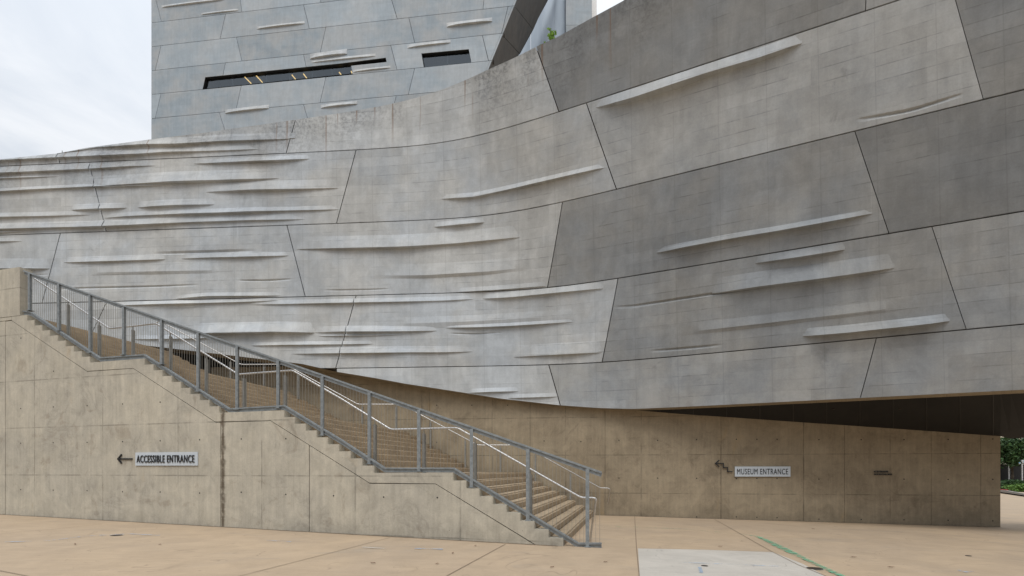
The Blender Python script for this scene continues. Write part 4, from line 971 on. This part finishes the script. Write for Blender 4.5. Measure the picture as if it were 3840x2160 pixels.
# rods and weeds on the coping
for px, y0, y1, lb in ((203, 578, 545, 'thin metal rod standing on the low left end of the curved parapet'), (1900, 231, 199, 'pale metal rod standing on the curved parapet below the tower corner')):
    H = H_of(px, y0); p = surf(np.array([float(px)]), np.array([H]), -.3)[0]; s_ = float(sfun(px, H)); b = MB()
    r0 = thing('lightning_rod', p, lb, 'metal rod'); b.tube([p - Vector((0, 0, .3)).to_tuple() if False else Vector(p) - UP * .3, Vector(p) + UP * (y0 - y1) / s_], .011 if px < 1000 else .018, 8); b.build('rod', M_dpost, r0)
    b = MB(); b.box(Vector(p) - UP * .02, (.12, 0, 0), (0, .12, 0), (0, 0, .08)); b.build('base', M_dpost, r0)
def weed(px, py, hpx, lb, nleaf):
    H = H_of(px, py); base = Vector(surf(np.array([float(px)]), np.array([H]), -.12)[0]); s_ = float(sfun(px, H)); h = hpx / s_
    r0 = thing('weed', base, lb, 'plant'); b = MB(); lv = MB()
    for k in range(5 if nleaf > 10 else 2):
        lean = Vector((random.uniform(-.35, .45), random.uniform(-.2, .2), 1)); top = base + lean * h * random.uniform(.55, 1); mid = (base + top) / 2 + Vector((random.uniform(-.04, .04), 0, 0))
        b.tube([base, mid, top], .006, 6)
        for j in range(nleaf // 5 + 2):
            q = base.lerp(top, random.uniform(.35, 1.0)) ; a = random.uniform(0, 6.3); L = random.uniform(.05, .11); d = Vector((math.cos(a), math.sin(a) * .6, random.uniform(-.3, .6))).normalized(); s2 = d.cross(Vector((random.uniform(-.4, .4), 1, .3))).normalized() * L * .3
            lv.add([q, q + d * L * .5 + s2, q + d * L, q + d * L * .5 - s2], [(0, 1, 2, 3)])
    b.build('stem', M_green, r0); lv.build('leaves', M_weed, r0)
weed(2063, 145, 46, 'bright green leafy weed growing on the curved parapet in front of the metal shaft', 60)
weed(2039, 160, 16, 'tiny green sprout on the parapet left of the leafy weed', 6)
weed(2015, 172, 10, 'small yellow-green tuft at the parapet joint', 6)

# ---------------------------------------------------------------- right background beyond the wall end
def leafcloud(c, r, n, mat, parent, name, size=.22, seed=1):
    rg = np.random.RandomState(seed); nc = 26; cen = rg.normal(0, 1, (nc, 3)); cen /= np.linalg.norm(cen, axis=1)[:, None]; cen *= rg.uniform(.35, 1, (nc, 1)) ** .6 * np.array(r) * .8
    k = rg.randint(0, nc, n); p = cen[k] + rg.normal(0, .17, (n, 3)) * np.array(r); v = []; f = []
    for i in range(n):
        a = rg.normal(0, 1, 3); a /= np.linalg.norm(a); b_ = np.cross(a, rg.normal(0, 1, 3)); b_ /= np.linalg.norm(b_); s_ = size * rg.uniform(.6, 1.3); q = p[i] + np.array(c)
        o_ = len(v); v += [q - a * s_, q + b_ * s_ * .5, q + a * s_, q - b_ * s_ * .5]; f.append((o_, o_ + 1, o_ + 2, o_ + 3))
    return mesh(name, v, f, mat, parent)
def gat(px, Y): X = (px - 1920) / F * Y; return Vector((X, Y, gz(X, Y)))
for px, Y, hh_, rr, lb, sd in ((3795, 53, 5.4, (2.6, 2.2, 1.7), 'dark green street tree seen past the end of the curved wall', 3), (3990, 56, 6, (3, 2.5, 2.4), 'broad dark street tree right of the first one', 5)):
    g = gat(px, Y); tr_ = thing('tree', g, lb, 'tree'); b = MB()
    b.tube([g, g + UP * 1.4 + Vector((.05, 0, 0)), g + UP * 2.6, g + UP * hh_ * .75], .13, 8)
    for k in range(6):
        a = k * 1.05; b.tube([g + UP * 2.3, g + UP * 3.2 + Vector((math.cos(a) * .7, math.sin(a) * .7, 0)), g + UP * 4.2 + Vector((math.cos(a) * 1.6, math.sin(a) * 1.4, 0))], .05, 6)
    b.build('trunk', M_bark, tr_); leafcloud(g + UP * (hh_ - 1.2), rr, 5200, M_tree, tr_, 'crown', .17, sd)
def backbox(name, xa, xb, Y, z0, z1, dep, mat, lb, cat):
    a, c = gat(xa, Y), gat(xb, Y); b = MB(); b.prism([Vector((a.x, Y, z0)), Vector((c.x, Y, z0)), Vector((c.x, Y, z1)), Vector((a.x, Y, z1))], (0, dep, 0))
    r0 = thing(name, (a + c) / 2, lb, cat); return b, r0
g0 = gz(50, 50)
b, r0 = backbox('fence', 3690, 4500, 55.5, g0, EYE + (YH - 1742) / F * 55.5, .1, M_fence, 'black screened fence behind the hedge beyond the wall end', 'fence'); b.build('screen', M_fence, r0)
b = MB(); zf = EYE + (YH - 1742) / F * 55.5; b.beam((gat(3690, 55.4).x, 55.45, zf + .05), (gat(4500, 55.4).x, 55.45, zf + .05), (0, 1, 0), .16, .1); b.build('top_rail', M_kerb, r0)
for px, y0, lb in ((3784, 1742, 'short white post against the black fence'), (3833, 1650, 'tall white flagpole at the right edge of the picture')):
    g = gat(px, 54.6); g.z += .3; z1 = EYE + (YH - y0) / F * 54.6 + (2.2 if y0 < 1700 else 0); r0 = thing('pole', g, lb, 'pole'); b = MB(); b.tube([g, Vector((g.x, g.y, z1))], .065, 12); b.build('shaft', M_pole, r0)
    b = MB(); b.tube([Vector((g.x, g.y, z1)), Vector((g.x, g.y, z1 + .06))], .09, 12); b.build('cap', M_pole, r0)
b, r0 = backbox('hedge', 3700, 4400, 52.5, 0, 0, .1, M_green, 'clipped dark green hedge in front of the black fence', 'hedge')
ex = gat(3700, 52.5).x; ex2 = gat(4400, 52.5).x
def hedge(x0, x1, y0, y1, h, n, mat, parent, name, seed, size=.1):
    rg = np.random.RandomState(seed); v = []; f = []
    for i in range(n):
        q = np.array([rg.uniform(x0, x1), rg.uniform(y0, y1), 0]); q[2] = gz(q[0], q[1]) + h * (1 - rg.uniform(0, 1) ** 2.2) * (1 + .1 * math.sin(q[0] * 2))
        a = rg.normal(0, 1, 3); a /= np.linalg.norm(a); b_ = np.cross(a, rg.normal(0, 1, 3)); b_ /= np.linalg.norm(b_); s_ = size * rg.uniform(.6, 1.4)
        o_ = len(v); v += [q - a * s_, q + b_ * s_ * .5, q + a * s_, q - b_ * s_ * .5]; f.append((o_, o_ + 1, o_ + 2, o_ + 3))
    mesh(name, v, f, mat, parent)
hedge(ex, ex + 9, 51.8, 52.8, .95, 9000, M_tree, r0, 'foliage', 8, .12)
b = MB(); b.box((ex + 4.5, 52.4, g0 + .3), (9, 0, 0), (0, .6, 0), (0, 0, .7)); b.build('branches', M_bark, r0)
for k, (px, Y, lb) in enumerate(((3812, 49.8, 'light green shrub by the planter kerb'), (3850, 48.5, 'yellow-green shrub at the right edge of the planter'))):
    g = gat(px, Y); r0 = thing('shrub', g, lb, 'shrub'); leafcloud(g + UP * .35, (1.1, .8, .4), 2200, M_green, r0, 'foliage', .09, 20 + k); b = MB()
    for j in range(5): b.tube([g, g + Vector((random.uniform(-.5, .5), random.uniform(-.3, .3), .5))], .02, 5)
    b.build('stem', M_bark, r0)
# planter kerb and soil
kb = [(3700, 1843), (3752, 1843), (3775, 1845), (3800, 1850), (3840, 1857), (3950, 1876), (4200, 1915)]
P = [gpt(x, y) for x, y in kb]; b = MB()
for p, q in zip(P[:-1], P[1:]): b.beam(p + UP * .07, q + UP * .07, (0, 1, 0), .18, .16)
tag(b.build('kerb', M_kerb), 'curved pale planter kerb beyond the end of the wall', None, None, 'structure')
b = MB(); pts = [p + Vector((0, .1, .09)) for p in P] + [Vector((P[-1].x + 30, 70, g0 + .1)), Vector((P[0].x, 70, g0 + .1))]; b.add(pts, [tuple(range(len(pts)))])
tag(b.build('soil', M_bark), 'planter soil', None, None, 'structure')
a, c = gpt(3735, 1842), gpt(3772, 1843.5); b = MB(); b.beam(a + UP * .1 - Vector((0, .1, 0)), c + UP * .1 - Vector((0, .1, 0)), (0, 1, 0), .25, .22)
tag(b.build('kerb', M_redk), 'red painted stretch of kerb', None, None, 'structure')
# cream building with blue lettering
b, r0 = backbox('shop_building', 3560, 4600, 78, g0, 9, 12, M_cream, 'cream building with a blue lettered band far behind the tree', 'building')
r0['label'] = 'cream building with a blue lettered sign band far behind the tree'; b.build('wall', M_cream, r0)
za = EYE + (YH - 1739) / F * 77.8; zb_ = EYE + (YH - 1724) / F * 77.8; xa = (3800 - 1920) / F * 77.8; b = MB(); b.prism([Vector((xa, 77.9, za)), Vector((xa + 9, 77.9, za)), Vector((xa + 9, 77.9, zb_)), Vector((xa, 77.9, zb_))], (0, -.1, 0)); sg_ = b.build('sign_band', plain('pale_band', (.5, .62, .68), .6), r0)
lettering('IT OR', Vector((xa + .35, 77.75, za + .12)), Vector((1, 0, 0)), UP, 2.6, (zb_ - za) * .65, .02, Vector((0, -1, 0)), M_blue, sg_, .03)
b = MB(); 
for k in range(9):
    b.box((gat(3600, 77.9).x + 2 + k * 4.2, 77.95, 5.6), (2, 0, 0), (0, .2, 0), (0, 0, 1.5))
b.build('window', M_glass, r0)
